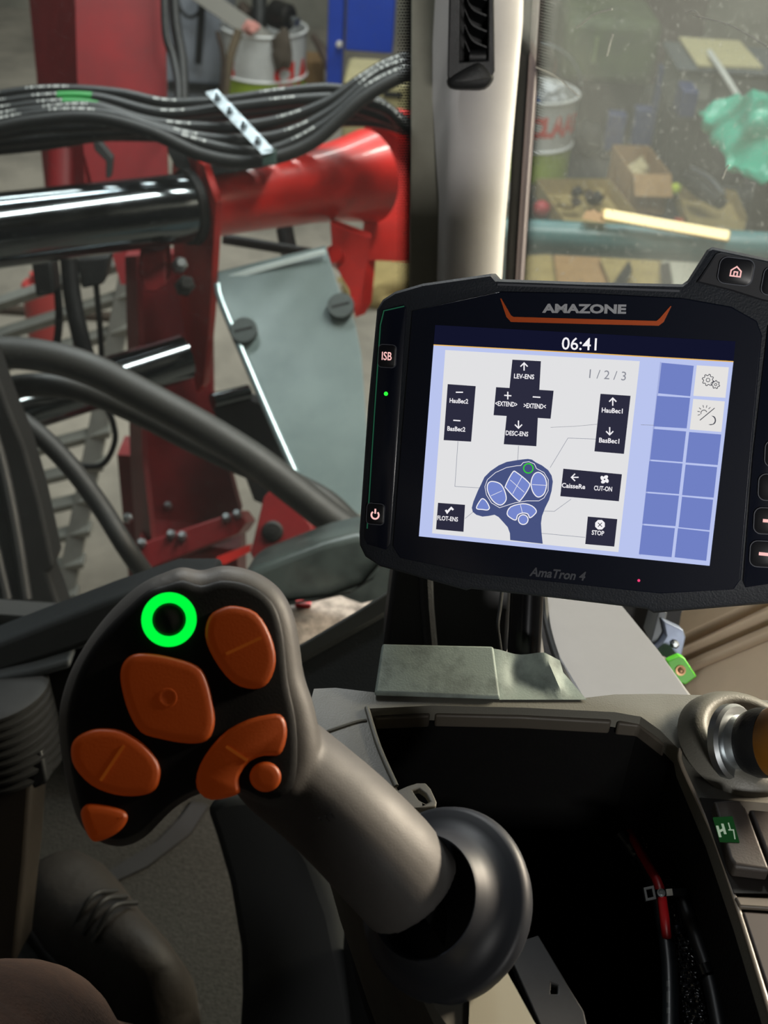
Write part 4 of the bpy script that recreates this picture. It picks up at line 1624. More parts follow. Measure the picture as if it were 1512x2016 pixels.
for t, hw, hh in ((-0.02, 0.030, 0.07), (0.05, 0.040, 0.13), (0.2, 0.042, 0.135), (0.35, 0.044, 0.12), (0.5, 0.049, 0.095), (0.65, 0.054, 0.078), (0.8, 0.053, 0.070), (0.92, 0.043, 0.060), (0.98, 0.028, 0.045), (1.0, 0.014, 0.03)):
    c_ = heel + fa * (t * fl_) + V3((0, 0, 0.02))
    rings.append([c_ + fs * (hw * math.copysign(abs(math.cos(g)) ** 0.8, math.cos(g))) + V3((0, 0, max(0, math.sin(g)) * (hh - 0.02))) for g in [2 * math.pi * k / 24 for k in range(24)]])
bt.loft(rings)
BOOT = mat('boot_leather', '2a2520', 0.6, var=0.3, scale=25, bump=0.3, bscale=120)
boot = part('boot', bt, BOOT, per, smooth=70)
mb = MB()
op = []
for t, hw in ((-0.03, 0.025), (0.05, 0.043), (0.25, 0.044), (0.42, 0.047), (0.6, 0.057), (0.8, 0.058), (0.93, 0.047), (1.0, 0.028), (1.02, 0.012)):
    op.append((t, hw))
sole = [heel + fa * (t * fl_) + fs * hw for t, hw in op] + [heel + fa * (t * fl_) - fs * hw for t, hw in reversed(op)]
mb.prism([p + V3((0, 0, 0.001)) for p in sole], (0, 0, 0.022))
part('sole', mb, BLACKR, boot, bevel=0.004)
mb = MB()
for t in (0.36, 0.44, 0.52):
    h0 = 0.125 - (t - 0.35) * 0.17
    c_ = heel + fa * (t * fl_)
    mb.tube([c_ - fs * 0.03 + V3((0, 0, h0 - 0.018)), c_ + V3((0, 0, h0 + 0.004)) + fa * 0.008, c_ + fs * 0.03 + V3((0, 0, h0 - 0.018)) + fa * 0.012], 0.003, 8, 6)
part('laces', mb, BLACKR, boot)

# ================================================================== RED IMPLEMENT OUTSIDE
HOSE = hose_mat('hose_rubber')
HOSEG = hose_mat('hose_rubber_green', stripe=(0.84, 0.91))
HOSEP = hose_mat('hose_plain', '191a1a', 0.55, prints=False)

mast = thing('red_mast', on_z(290, 1100, 0.0), 'tall dusty dark red box section mast rising behind the hose bundle', 'mast')
mb = MB()
px_prism(mb, [(143, -200), (320, -200), (332, 560), (238, 560), (200, 430), (165, 300), (152, 150)], V3((0, 0.02, 0)), d=2.95)
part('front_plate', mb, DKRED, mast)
mb = MB()
mb.loft([[P(143, -200, 2.955), P(152, 150, 2.955), P(165, 300, 2.955), P(168, 372, 2.96)], [P(38, -200, 3.25), P(72, 150, 3.25), P(82, 290, 3.25), P(88, 360, 3.22)]], closed=False, cap=False)
a_ = [P(143, -200, 2.955), P(152, 150, 2.955), P(165, 300, 2.955), P(168, 392, 2.96), P(90, 385, 3.22), P(80, 290, 3.25), P(72, 150, 3.25), P(38, -200, 3.25)]
mb = MB()
mb.loft([a_, [p + V3((0.015, 0.02, 0)) for p in a_]])
part('side_plate', mb, DKRED, mast)
mb = MB()
mb.cyl(P(126, 300, 3.05), P(124, 395, 3.05), 0.045, 24)
part('foot_boss', mb, DKRED, mast)
mb = MB()
px_prism(mb, [(262, 540), (330, 540), (340, 1000), (290, 1000)], V3((0, 0.06, 0)), d=2.97)
q0 = P(300, 900, 2.97)
mb.abox((q0.x - 0.09, q0.y, 0.0), (q0.x + 0.09, q0.y + 0.09, q0.z))
part('lower_leg', mb, DKRED, mast)

base = thing('red_base_frame', on_z(370, 1180, 0.0), 'lower red base plate with bolted foot under the chrome tubes', 'frame')
mb = MB()
px_prism(mb, [(246, 505), (415, 495), (418, 780), (452, 930), (474, 1012), (375, 1050), (268, 1085), (256, 900)], V3((0, 0.03, 0)), d=2.6)
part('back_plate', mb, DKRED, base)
mb = MB()
mb.loft([[P(246, 505, 2.6), P(256, 900, 2.6), P(268, 1085, 2.6)], [P(268, 505, 2.52), P(280, 900, 2.52), P(300, 1075, 2.52)], [P(268, 505, 2.525) + V3((0.012, 0, 0)), P(280, 900, 2.525) + V3((0.012, 0, 0)), P(300, 1075, 2.525) + V3((0.012, 0, 0))], [P(246, 505, 2.6) + V3((0.012, 0, 0)), P(256, 900, 2.6) + V3((0.012, 0, 0)), P(268, 1085, 2.6) + V3((0.012, 0, 0))]], closed=False, cap=False)
part('side_flange', mb, DKRED, base)
mb = MB()
px_prism(mb, [(258, 1078), (300, 1062), (470, 1005), (486, 1028), (470, 1050), (300, 1118), (288, 1160), (262, 1150), (250, 1090)], V3((0, 0.14, -0.10)), d=2.36)
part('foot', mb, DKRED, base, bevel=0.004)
mb = MB()
px_prism(mb, [(425, 1098), (492, 1072), (494, 1086), (440, 1112)], V3((0, 0.03, -0.02)), d=2.3)
part('foot_lip', mb, mat('bright_red', 'e2342c', 0.3), base)
mb = MB()
q0 = P(350, 1060, 2.45)
mb.abox((q0.x - 0.10, q0.y + 0.03, 0.0), (q0.x + 0.12, q0.y + 0.16, q0.z - 0.06))
part('stand', mb, DKRED, base)
for x, y in ((250, 1022), (278, 1072), (330, 998), (336, 1055), (358, 1058), (445, 1022), (466, 1015)):
    mb = MB()
    q = P(x, y, 2.35 if y > 1010 else 2.59)
    mb.lathe(q + CF * 0.012, (-CF + CU * 0.4), [(0, 0.010), (0.010, 0.010), (0.013, 0.006), (0.02, 0.006)], 6)
    part('bolt', mb, STEEL, base)
mb = MB()
px_prism(mb, [(540, 960), (556, 965), (612, 1035), (612, 1070), (500, 1105), (492, 1090), (518, 980)], V3((0.01, 0.025, 0)), d=2.15)
lug = solo('pivot_lug', mb, DKRED, 'dark red pivot lug with a pin beside the thick hoses', 'lug', bevel=0.003)
mb = MB()
q = P(537, 1046, 2.15)
mb.lathe(q + CF * 0.01, -CF, [(0, 0.020), (0.014, 0.020), (0.018, 0.015), (0.018, 0.008), (0.024, 0.007)], 16)
part('pin', mb, DARKM, lug)

# chrome tubes and the red sleeve
arm = thing('upper_arm', P(500, 480, 2.4), 'big bright chrome tube running into a flared red sleeve', 'telescopic arm')
A_, B_ = P(-150, 472, 2.08), P(378, 408, 2.36)
A_ = B_ + (A_ - B_) * 2.3
mb = MB()
mb.cyl(A_, B_, 0.068, 48)
part('chrome_tube', mb, CHROME, arm, smooth=60)
ax_ = (B_ - A_).normalized()
mb = MB()
mb.lathe(B_ - ax_ * 0.018, ax_, [(0, 0.068), (0.003, 0.074), (0.018, 0.076), (0.021, 0.070)], 40)
part('collar', mb, BLACKR, arm)
C_, D_ = P(398, 404, 2.38), P(722, 348, 2.66)
dx = (D_ - C_).normalized()
LL_ = (D_ - C_).length
mb = MB()
mb.lathe(C_, dx, [(0, 0.066), (LL_ * 0.3, 0.071), (LL_ * 0.6, 0.078), (LL_ * 0.78, 0.085), (LL_ * 0.92, 0.096), (LL_, 0.104)], 56)
part('red_sleeve', mb, RED, arm, smooth=60)
mb = MB()
fh = V3((0, -1, 0))
fh = (fh - ax_ * fh.dot(ax_)).normalized()
fu = ax_.cross(fh)
if fu.z < 0:
    fu = -fu
fl = [(0.088, 0.045), (0.088, -0.20), (0.078, -0.37), (0.05, -0.41), (0.0, -0.33), (-0.07, -0.18), (-0.10, -0.06), (-0.10, 0.06), (-0.06, 0.10), (0.03, 0.10)]
mb.prism([B_ + ax_ * 0.004 + fh * a + fu * b for a, b in fl], ax_ * 0.016)
part('flange_plate', mb, RED, arm, bevel=0.002)
mb = MB()
px_prism(mb, [(716, 255), (735, 214), (800, 222), (830, 240), (830, 512), (806, 516), (722, 512), (714, 600), (700, 625), (694, 600), (705, 520), (716, 440)], V3((0.02, 0.02, 0)), d=2.68)
part('end_plate', mb, RED, arm)
mb = MB()
mb.tube([P(738, 220, 2.665), P(770, 238, 2.655), P(800, 258, 2.645), P(840, 272, 2.64)], 0.024, 14)
part('end_lip', mb, RED, arm, smooth=60)
mb = MB()
px_prism(mb, [(650, 440), (730, 470), (722, 520), (706, 600), (694, 610), (688, 570), (672, 545), (655, 505)], V3((0, 0.03, 0)), d=2.55)
mb.cyl(P(655, 500, 2.53), P(676, 520, 2.60), 0.020, 24)
part('lower_bracket', mb, RED, arm)
mb = MB()
px_prism(mb, [(275, 490), (325, 495), (328, 560), (310, 575), (285, 575), (272, 540)], V3((0, 0.06, 0)), d=2.36)
part('gusset', mb, DKRED, arm, bevel=0.004)
for x, y, r in ((346, 520, 0.016), (357, 560, 0.02)):
    mb = MB()
    q = P(x, y, 2.34)
    mb.lathe(q + CF * 0.03, -CF + CR * 0.3, [(0, r), (0.03, r), (0.034, r * 0.6), (0.05, r * 0.55)], 6)
    part('bolt', mb, STEEL if y < 540 else DARKM, arm)
mb = MB()
mb.cyl(P(440, 470, 2.62), P(620, 500, 2.70), 0.012, 16)
mb.cyl(P(560, 450, 2.72), P(570, 500, 2.72), 0.02, 16)
part('link_rod', mb, DARKM, arm)

low = thing('lower_arm', P(200, 830, 2.3), 'smaller chrome tube below, entering the red frame behind the thick hoses', 'telescopic arm')
mb = MB()
A2, B2 = P(-150, 864, 2.12), P(362, 703, 2.385)
A2 = B2 + (A2 - B2) * 2.2
mb.cyl(A2, B2, 0.047, 40)
part('chrome_tube', mb, CHROME, low, smooth=60)
mb = MB()
mb.cyl(P(418, 790, 2.46), P(490, 772, 2.50), 0.017, 24)
part('end_rod', mb, CHROME, low, smooth=60)
mb = MB()
px_prism(mb, [(415, 800), (480, 782), (520, 800), (590, 960), (560, 1010), (500, 985), (468, 900)], V3((0, 0.03, 0)), d=2.52)
part('black_guard', mb, BLACKP, low)

# grey plate with two round heads
PLG = mat('grey_plate', '6f7e7d', 0.42, col2='586869', scale=4.5, thr=(0.3, 0.7), metal=0.0, bump=0.04, bscale=30)
gp_ = thing('cover_plate', P(620, 1010, 2.2), 'flat blue grey cover plate with two round bolt heads', 'cover plate')
mb = MB()
gpts = [(428, 540), (642, 488), (655, 530), (668, 572), (700, 640), (712, 700), (724, 860), (740, 1010), (690, 1015), (600, 962), (582, 935), (520, 790), (432, 585)]
mb.prism([P(x, y, 2.34 - (y - 500) * 0.00035) for x, y in gpts], V3((-0.002, 0.014, 0)))
part('plate', mb, PLG, gp_, bevel=0.002)
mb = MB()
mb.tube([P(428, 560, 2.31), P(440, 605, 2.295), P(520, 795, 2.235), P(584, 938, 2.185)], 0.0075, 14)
part('edge_roll', mb, mat('edge_roll', 'a8bcc0', 0.22, 0.6), gp_, smooth=60, label='bright rolled edge')  # pale tube carries the highlight along the plate's left edge
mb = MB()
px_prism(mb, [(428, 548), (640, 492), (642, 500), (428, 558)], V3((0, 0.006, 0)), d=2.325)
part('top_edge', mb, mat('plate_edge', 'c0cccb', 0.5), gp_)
BH = mat('bolt_head_grey', '4d5453', 0.5, 0.3, var=0.2, scale=60)
for x, y in ((482, 655), (672, 607)):
    mb = MB()
    q = P(x, y, 2.34 - (y - 500) * 0.00035 - 0.004)
    nn_ = (-CF + CU * 0.25 - CR * 0.05).normalized()
    mb.lathe(q, nn_, [(0, 0.0255), (0.014, 0.0265), (0.016, 0.0255), (0.0165, 0.0)], 32)
    b_ = part('bolt_head', mb, BH, gp_)
    mb = MB()
    mb.box(q + nn_ * 0.0168, (CR + CU * 0.25).normalized() * 0.018, CU * 0.002, nn_ * 0.0006)
    part('slot', mb, BLACKR, b_)

# bracket under the hose bundle
trb = thing('hose_tray', P(470, 330, 2.33), 'dark folded steel bracket carrying the hose bundle over the red sleeve', 'bracket')
mb = MB()
px_prism(mb, [(405, 328), (545, 296), (547, 312), (520, 330), (402, 348)], V3((0, 0.10, -0.02)), d=2.30)
part('shelf', mb, DARKM, trb, bevel=0.002)
mb = MB()
px_prism(mb, [(325, 262), (345, 275), (400, 345), (408, 362), (380, 345), (345, 330), (330, 300)], V3((0, 0.012, 0)), d=2.33)
part('side_arm', mb, DARKM, trb, bevel=0.002)
mb = MB()
px_prism(mb, [(182, 278), (196, 280), (222, 312), (218, 350), (208, 352), (208, 318), (186, 296)], V3((0, 0.02, 0)), d=2.62)
solo('hook_bracket', mb, DARKM, 'small dark bent bracket under the hoses in front of the red mast', 'bracket', bevel=0.002)

# the bundle of hydraulic hoses
HS = [
    ([(-60, 196), (60, 180), (150, 178), (240, 186), (330, 204), (430, 200), (560, 182), (660, 176), (740, 200), (820, 250)], 2.40, HOSE),
    ([(-60, 212), (80, 194), (190, 194), (320, 224), (440, 214), (580, 198), (680, 195), (760, 214), (820, 262)], 2.36, HOSEG),
    ([(-60, 226), (80, 207), (180, 208), (300, 242), (430, 252), (540, 240), (640, 205), (710, 158), (770, 124), (860, 100)], 2.33, HOSEG),
    ([(-60, 240), (60, 221), (190, 214), (320, 256), (430, 276), (550, 268), (650, 222), (735, 152), (790, 128), (860, 112)], 2.295, HOSE),
    ([(-60, 250), (100, 224), (220, 228), (330, 264), (450, 296), (540, 296), (640, 246), (720, 178), (790, 142), (860, 122)], 2.26, HOSE),
    ([(-60, 262), (60, 240), (180, 232), (290, 258), (400, 306), (500, 318), (610, 284), (710, 198), (790, 152), (860, 134)], 2.225, HOSEP),
    ([(-60, 276), (60, 256), (160, 250), (260, 244), (380, 236), (500, 222), (620, 212), (700, 214), (780, 240), (830, 260)], 2.43, HOSE),
    ([(-60, 288), (100, 272), (220, 262), (330, 252), (450, 242), (560, 232), (650, 226), (740, 228), (830, 250)], 2.46, HOSEP),
    ([(-60, 300), (80, 286), (200, 268), (320, 268), (430, 262), (540, 252), (640, 240), (740, 240), (830, 262)], 2.49, HOSEP),
]
names = ['hose with white print, topmost of the bundle at the clamp', 'hose with a green band, second from the top of the bundle', 'printed hose with a green band curving up to the window edge',
         'hose with white print curving up in the middle of the bundle', 'front hose with white print sagging under the clamp', 'plain hose hanging lowest of the bundle below the clamp',
         'printed hose running straight at the back of the bundle', 'plain hose behind the clamp, straight along the bundle back', 'plain hose at the very back under the bundle']
for (pts, d, m), nm in zip(HS, names):
    mb = MB()
    e0, e1 = pts[-1], pts[-2]
    ex = (985, e0[1] + (e0[1] - e1[1]) * (985 - e0[0]) / (e0[0] - e1[0]) * 0.4)
    pts = [(-700, pts[0][1] + 60), (-330, pts[0][1] + 25)] + pts + [ex]
    mb.tube([P(x, y, d) for x, y in pts], 0.0126 if d < 2.3 else 0.0120, 14, 8)
    solo('hydraulic_hose', mb, m, 'black hydraulic ' + nm, 'hose', 'hydraulic hoses in the clamped bundle', smooth=70)
clp = thing('hose_clamp', P(533, 318, 2.2), 'zinc plated clamp bar with bolts across the hose bundle', 'clamp')
mb = MB()
a_, b_ = P(416, 180, 2.335), P(530, 302, 2.165)
d_ = (b_ - a_)
sd = (CR - d_.normalized() * CR.dot(d_.normalized())).normalized() * 0.013
mb.box((a_ + b_) / 2, d_ / 2, sd, (-CF).normalized() * 0.004)
part('bar', mb, ZINC, clp)
mb = MB()
px_prism(mb, [(516, 296), (543, 292), (543, 322), (516, 326)], V3((0, 0.02, -0.01)), d=2.165)
part('end_block', mb, mat('clamp_block', '27403a', 0.45), clp, bevel=0.002)
for t in (0.12, 0.34, 0.58, 0.82):
    q = a_.lerp(b_, t) - CF * 0.004
    mb = MB()
    mb.lathe(q, (-CF + CU * 0.5), [(0, 0.010), (0.002, 0.010), (0.002, 0.0075), (0.010, 0.0075), (0.0105, 0.004), (0.016, 0.004)], 6)
    part('bolt', mb, ZINC, clp)

# thick hoses in front of the machine
def hose(pts, d, r, m, label, grp=None, name='rubber_hose'):
    mb = MB()
    mb.tube([P(*(p if len(p) == 3 else (p[0], p[1], d))) for p in pts], r, 18, 8)
    return solo(name, mb, m, label, 'hose', grp, smooth=70)


THK = mat('thick_hose_rubber', '2a2a28', 0.5, var=0.3, scale=14)
hose([(-120, 705), (-20, 694), (80, 700), (180, 728), (290, 783), (400, 843), (500, 905), (580, 965), (650, 1020), (720, 1072), (790, 1130)], 1.95, 0.0275, THK, 'thick black rubber hose arching across in front of the red frame', 'thick rubber hoses')
hose([(-120, 790, 2.0), (-20, 772, 2.0), (70, 758, 2.0), (160, 768, 2.02), (270, 812, 2.03), (380, 868, 2.03), (480, 915, 2.04), (560, 945, 2.05), (640, 985, 2.05), (700, 1040, 2.05), (760, 1085, 2.05)], 2.0, 0.021, THK, 'second thick black hose running just under the arched one', 'thick rubber hoses')
hose([(-130, 770, 1.84), (-60, 788, 1.88), (0, 806), (70, 850), (140, 920), (200, 1000), (250, 1080), (300, 1150, 1.97), (338, 1195, 2.12), (362, 1128, 2.33)], 1.9, 0.0165, HOSEP, 'black hose slanting down across the ladder at the left')
hose([(100, 500, 2.65), (112, 560, 2.65), (116, 640, 2.65), (104, 720, 2.65), (96, 790, 2.65)], 2.6, 0.009, HOSEP, 'thin black hose hanging under the chrome tube')
hose([(135, 500, 2.6), (142, 580, 2.6), (158, 660, 2.6), (178, 730, 2.6)], 2.6, 0.02, HOSEP, 'stout black hose hanging under the chrome tube')
hose([(188, 545, 2.63), (198, 660, 2.66), (204, 780, 2.7), (222, 830, 2.7), (226, 870, 2.7), (205, 912, 2.7), (170, 918, 2.7), (120, 910, 2.7)], 2.7, 0.007, HOSEP, 'thin black hose looping beside the ladder stile')
hose([(322, -80, 2.9), (326, 60, 2.9), (340, 110, 2.9), (350, 160, 2.88), (352, 215, 2.86)], 2.9, 0.010, HOSEP, 'thin black hose down the right edge of the red mast', 'hoses beside the red mast')
hose([(340, -80, 2.95), (345, 40, 2.95), (358, 120, 2.95), (362, 215, 2.93)], 2.9, 0.014, HOSEP, 'thicker black hose outermost beside the red mast', 'hoses beside the red mast')
mb = MB()
px_prism(mb, [(60, 515), (100, 515), (108, 580), (70, 585)], V3((0, 0.06, 0)), d=2.6)
px_prism(mb, [(150, 512), (215, 505), (205, 560), (160, 570)], V3((0, 0.06, 0)), d=2.62)
solo('valve_block', mb, DARKM, 'dark valve block under the left end of the big chrome tube', 'valve', bevel=0.006)

# ladder leaning behind the implement
lad = thing('ladder', on_z(130, 1190, 0), 'worn aluminium ladder leaning at the left behind the hoses', 'ladder')
s0, s1 = on_z(120, 1225, 0.0), P(282, 420, 3.5)
sdir = (s1 - s0)
mb = MB()
sx_ = V3((0.03, 0, 0))
sy_ = V3((0, 0.018, 0))
mb.box((s0 + s1) / 2 + V3((0, 0, 0.02)), sdir / 2, sx_, sy_)
part('stile', mb, ALU, lad, bevel=0.003)
off_ = V3((-0.50, 0.10, -0.06))
mb = MB()
mb.box((s0 + s1) / 2 + V3((0, 0, 0.02)) + V3((off_.x, off_.y, 0.0)), sdir / 2, sx_, sy_)
part('stile', mb, ALU, lad, bevel=0.003)
for k in range(11):
    t = 0.07 + k * 0.082
    c_ = s0 + sdir * t + V3((0, 0, 0.02))
    mb = MB()
    a_, b_ = c_ + V3((0.045, -0.012, 0.012)), c_ + V3((off_.x, off_.y - 0.012, -0.25))
    mb.box((a_ + b_) / 2, (b_ - a_) / 2, V3((0, 0.022, 0.006)), V3((0, -0.004, 0.014)))
    part('rung', mb, ALU, lad, bevel=0.002)
mb = MB()
r0 = on_y(80, 600, 4.6)
mb.lathe((r0.x, r0.y, 0), (0, 0, 1), [(0, 0.065), (0.02, 0.07), (r0.z + 0.1, 0.07), (r0.z + 0.11, 0.06), (r0.z + 0.11, 0.03), (r0.z + 0.15, 0.03)], 28)
solo('red_canister', mb, mat('red_canister', 'b03a38', 0.5), 'red canister standing behind the ladder', 'canister')
mb = MB()
gA, gB = on_z(-150, 1170, 0.0), on_z(300, 975, 0.0)
gA.y, gB.y = 4.5, 4.5
mb.abox((-2.5, 4.95, 0), (-0.9, 5.0, 0.03))
solo('floor_plank', mb, RUST, 'thin dark plank lying on the concrete behind the ladder', 'plank')

# dark shapes at the far left
fen = thing('black_guard', P(30, 1260, 1.7), 'tall black rubber guard at the left edge outside the windscreen', 'guard')
mb = MB()
px_prism(mb, [(-420, 600), (-150, 640), (-20, 700), (15, 800), (48, 880), (78, 985), (104, 1105), (108, 1120), (92, 1128), (112, 1180), (130, 1235), (100, 1300), (-420, 1320)], V3((0, 0.05, 0)), d=1.75)
part('sheet', mb, mat('guard_rubber', '060606', 0.7, var=0.3, scale=12, spec=0.25), fen, bevel=0.006)
for k, pts in enumerate((((-40, 780), (0, 900), (30, 1040), (52, 1180)), ((-90, 820), (-40, 960), (-10, 1080), (14, 1180)))):
    mb = MB()
    mb.tube([P(x, y, 1.745) for x, y in pts], 0.009, 10)
    part('rib', mb, BLACKR, fen)
mb = MB()
px_prism(mb, [(470, 1140), (500, 1118), (560, 1094), (640, 1064), (700, 1050), (790, 1052), (800, 1240), (470, 1240)], V3((0, 0.14, -0.07)), d=1.66)
hood = thing('bonnet', P(640, 1250, 1.7), 'dark smeared bonnet seen through the foot of the windscreen', 'bonnet')
part('cover', mb, mat('bonnet_green', '1f2625', 0.3, col2='373f3d', scale=9, thr=(0.45, 0.62)), hood, bevel=0.012)  # paler blotches paint the reflections on the bonnet
mb = MB()
qh = P(640, 1200, 1.70)
mb.abox((qh.x - 0.12, qh.y, 0.0), (qh.x + 0.12, qh.y + 0.1, qh.z - 0.02))
part('support', mb, DARKM, hood)

# ================================================================== WORKSHOP BACKGROUND
DRW = mat('drum_white', 'c6c6c4', 0.45, var=0.15, scale=10)
DRG = mat('drum_green', '9db52e', 0.5, var=0.15, scale=10)
DRR = mat('drum_red', 'd2281f', 0.5)
DIN = mat('drum_inside', '5a5a55', 0.7)


def drum(cx, cy, r, h, split, label, txt, z0=0.0):
    t = thing('drum', (cx, cy, z0), label, 'drum')
    hs = h * split

    def wall(z0, z1, m, nm):
        mb = MB()
        prof = [(z0, r - 0.008), (z0, r), (z1, r), (z1, r - 0.008)]
        n = 56
        rings = [[V3((cx + q * math.cos(2 * math.pi * k / n), cy + q * math.sin(2 * math.pi * k / n), z)) for k in range(n)] for z, q in prof]
        rings.append(rings[0])
        mb.loft(rings, cap=False)
        part(nm, mb, m, t, smooth=50)
    wall(z0, hs, DRG, 'green_band')
    wall(hs, h, DRW, 'white_band')
    mb = MB()
    for z, m in ((hs, 0), (h, 0)):
        pts = [V3((cx + (r + 0.002) * math.cos(2 * math.pi * k / 48), cy + (r + 0.002) * math.sin(2 * math.pi * k / 48), z)) for k in range(49)]
        mb.tube(pts, 0.010, 8, 1)
    part('rolled_rim', mb, mat('rim_white', 'dcdcda', 0.4), t, smooth=60)
    mb = MB()
    mb.lathe((cx, cy, 0.0), (0, 0, 1), [(z0 + 0.001, r - 0.01), (0.02, r - 0.01), (h * 0.5, r - 0.012), (h * 0.51, 0.0)], 48)
    part('contents_floor', mb, DIN, t)
    mb = MB()
    for word_, ang, zc, wd, hg in txt:
        vs, fs = text2d(word_, 0.06)
        out = []
        for x, y in vs:
            a = math.radians(ang) + x * wd / r
            out.append(V3((cx + (r + 0.0025) * math.cos(a), cy + (r + 0.0025) * math.sin(a), zc + y * hg)))
        mb.add(out, fs)
    part('lettering', mb, DRR, t, smooth=0, label='large red lettering')
    return t


def at_y(px, py, y):
    q = on_y(px, py, y)
    return q


# drum by the hoses: rim seen at y = 20..75
q = at_y(520, 60, 8.2)
drh = at_y(520, 75, 8.2 - 0.285).z
dsp = at_y(520, 164, 8.2 - 0.285).z / drh
drum(q.x, q.y + 0.0, 0.285, drh, dsp, 'white and green drum full of scrap metal behind the hose bundle', [('CLAAS', -176, drh - 0.22, 0.50, 0.16), ('CLAAS', -20, drh - 0.24, 0.50, 0.16)])
dx_, dy_ = q.x, q.y


def scrap(name, mb, m, label, cat, group='scrap metal in the drum', **k):
    return solo(name, mb, m, label, cat, group, **k)


mb = MB()
mb.box((dx_ - 0.18, dy_ - 0.12, drh + 0.07), V3((0.26, -0.08, -0.13)), V3((0.03, 0.03, 0.04)), V3((0.01, 0.01, -0.012)))
scrap('steel_profile', mb, mat('profile_grey', '6c6860', 0.5, 0.3), 'long grey steel profile leaning out over the left of the drum rim', 'scrap')
mb = MB()
mb.cyl((dx_ - 0.02, dy_ - 0.08, drh - 0.05), (dx_ - 0.04, dy_ + 0.08, drh + 0.25), 0.05, 18)
scrap('dark_pipe', mb, DARKM, 'dark pipe standing in the scrap drum', 'scrap')
mt = thing('electric_motor', (dx_ + 0.17, dy_ - 0.12, drh + 0.02), 'dark round motor resting on the right rim of the drum', 'motor', 'scrap metal in the drum')
mb = MB()
mb.lathe((dx_ + 0.06, dy_ - 0.10, drh + 0.12), (0.8, -0.5, -0.1), [(0, 0.06), (0.02, 0.09), (0.14, 0.09), (0.16, 0.07), (0.165, 0.03), (0.2, 0.03)], 28)
part('body', mb, mat('motor_dark', '2d2a28', 0.3, 0.6, var=0.3, scale=30), mt)
mb = MB()
mb.cyl((dx_ + 0.215, dy_ - 0.2, drh + 0.10), (dx_ + 0.245, dy_ - 0.22, drh + 0.095), 0.03, 16)
part('shaft', mb, STEEL, mt)


def crumple(name, c, sx, sy, sz, m, label, cat, seed, group=None, amp=0.5, sub=3):
    bm = bmesh.new()
    bmesh.ops.create_icosphere(bm, subdivisions=sub, radius=1)
    for v in bm.verts:
        k = 1 + amp * (noise.noise(v.co * 1.7 + V3((seed, 0, 0))) + 0.5 * noise.noise(v.co * 4.3 + V3((0, seed, 0))))
        v.co = V3((v.co.x * sx, v.co.y * sy, v.co.z * sz)) * k + V3(c)
    mb = MB()
    bm.verts.index_update()
    mb.add([v.co.copy() for v in bm.verts], [[v.index for v in f.verts] for f in bm.faces])
    bm.free()
    return solo(name, mb, m, label, cat, group, smooth=50)


crumple('work_glove', (dx_ + 0.15, dy_ - 0.31, drh - 0.06), 0.07, 0.03, 0.12, mat('glove_brown', '4d4338', 0.9), 'brown rag glove hanging over the drum rim', 'glove', 3, 'scrap metal in the drum')
crumple('pink_rag', (dx_ - 0.05, dy_ - 0.285, drh + 0.06), 0.05, 0.04, 0.04, mat('rag_pink', 'c88a80', 0.9), 'small pink rag at the drum rim', 'rag', 5, 'scrap metal in the drum')
crumple('rusty_lump', (dx_ - 0.14, dy_ + 0.12, drh + 0.02), 0.06, 0.07, 0.10, RUST, 'rusty lump of scrap heaped in the drum', 'scrap', 9, 'scrap metal in the drum')
mb = MB()
mb.tube([V3((on_y(440, 215, 7.5).x, 7.48, 0.015)), on_y(440, 215, 7.5), on_y(452, 120, 7.6), on_y(470, 60, 7.7)], 0.028, 8)
solo('wooden_stake', mb, mat('stake_wood', '63543f', 0.8, var=0.3, scale=20), 'brown wooden stake leaning against the left of the scrap drum', 'stake')
mb = MB()
mb.tube([V3((on_y(432, 230, 7.4).x, 7.38, 0.01)), on_y(432, 230, 7.4), on_y(440, 120, 7.45), on_y(428, 62, 7.5)], 0.016, 8)
solo('rusty_bar', mb, RUST, 'thin rusty bar leaning beside the wooden stake', 'bar')

# grey cabinet left of the drum
CABG = mat('cabinet_grey', '8d929c', 0.45, var=0.12, scale=4)
qa, qb = on_y(325, 130, 8.4), on_y(446, 130, 8.4)
cab = thing('machine_cabinet', (qa.x, 8.4, 0), 'blue grey metal cabinet between the red mast and the drum', 'cabinet')
mb = MB()
mb.abox((qa.x - 0.15, 8.4, 0.0), (qb.x, 8.9, 1.6))
part('body', mb, CABG, cab, bevel=0.01)
mb = MB()
z_ = on_y(380, 130, 8.4).z
mb.abox((qa.x + 0.02, 8.36, z_ - 0.16), (qb.x - 0.02, 8.4, z_ - 0.11))
part('ledge', mb, DARKM, cab)
mb = MB()
mb.tube([on_y(400, -60, 8.3), on_y(396, 40, 8.3), on_y(390, 125, 8.3)], 0.025, 10)
solo('cabinet_post', mb, BLACKR, 'dark upright in front of the grey cabinet', 'post')
mb = MB()
mb.tube([on_y(345, -60, 8.25), on_y(352, 10, 8.25), on_y(375, 34, 8.25), on_y(398, 10, 8.25), on_y(402, -60, 8.25)], 0.012, 10)
solo('hanging_cable', mb, BLACKR, 'black cable looped in front of the grey cabinet', 'cable')

# boxes right of the drum
def wbox(name, lo, hi, m, label, cat, group=None, bevel=0.006):
    mb = MB()
    mb.abox(lo, hi)
    return solo(name, mb, m, label, cat, group, bevel=bevel)


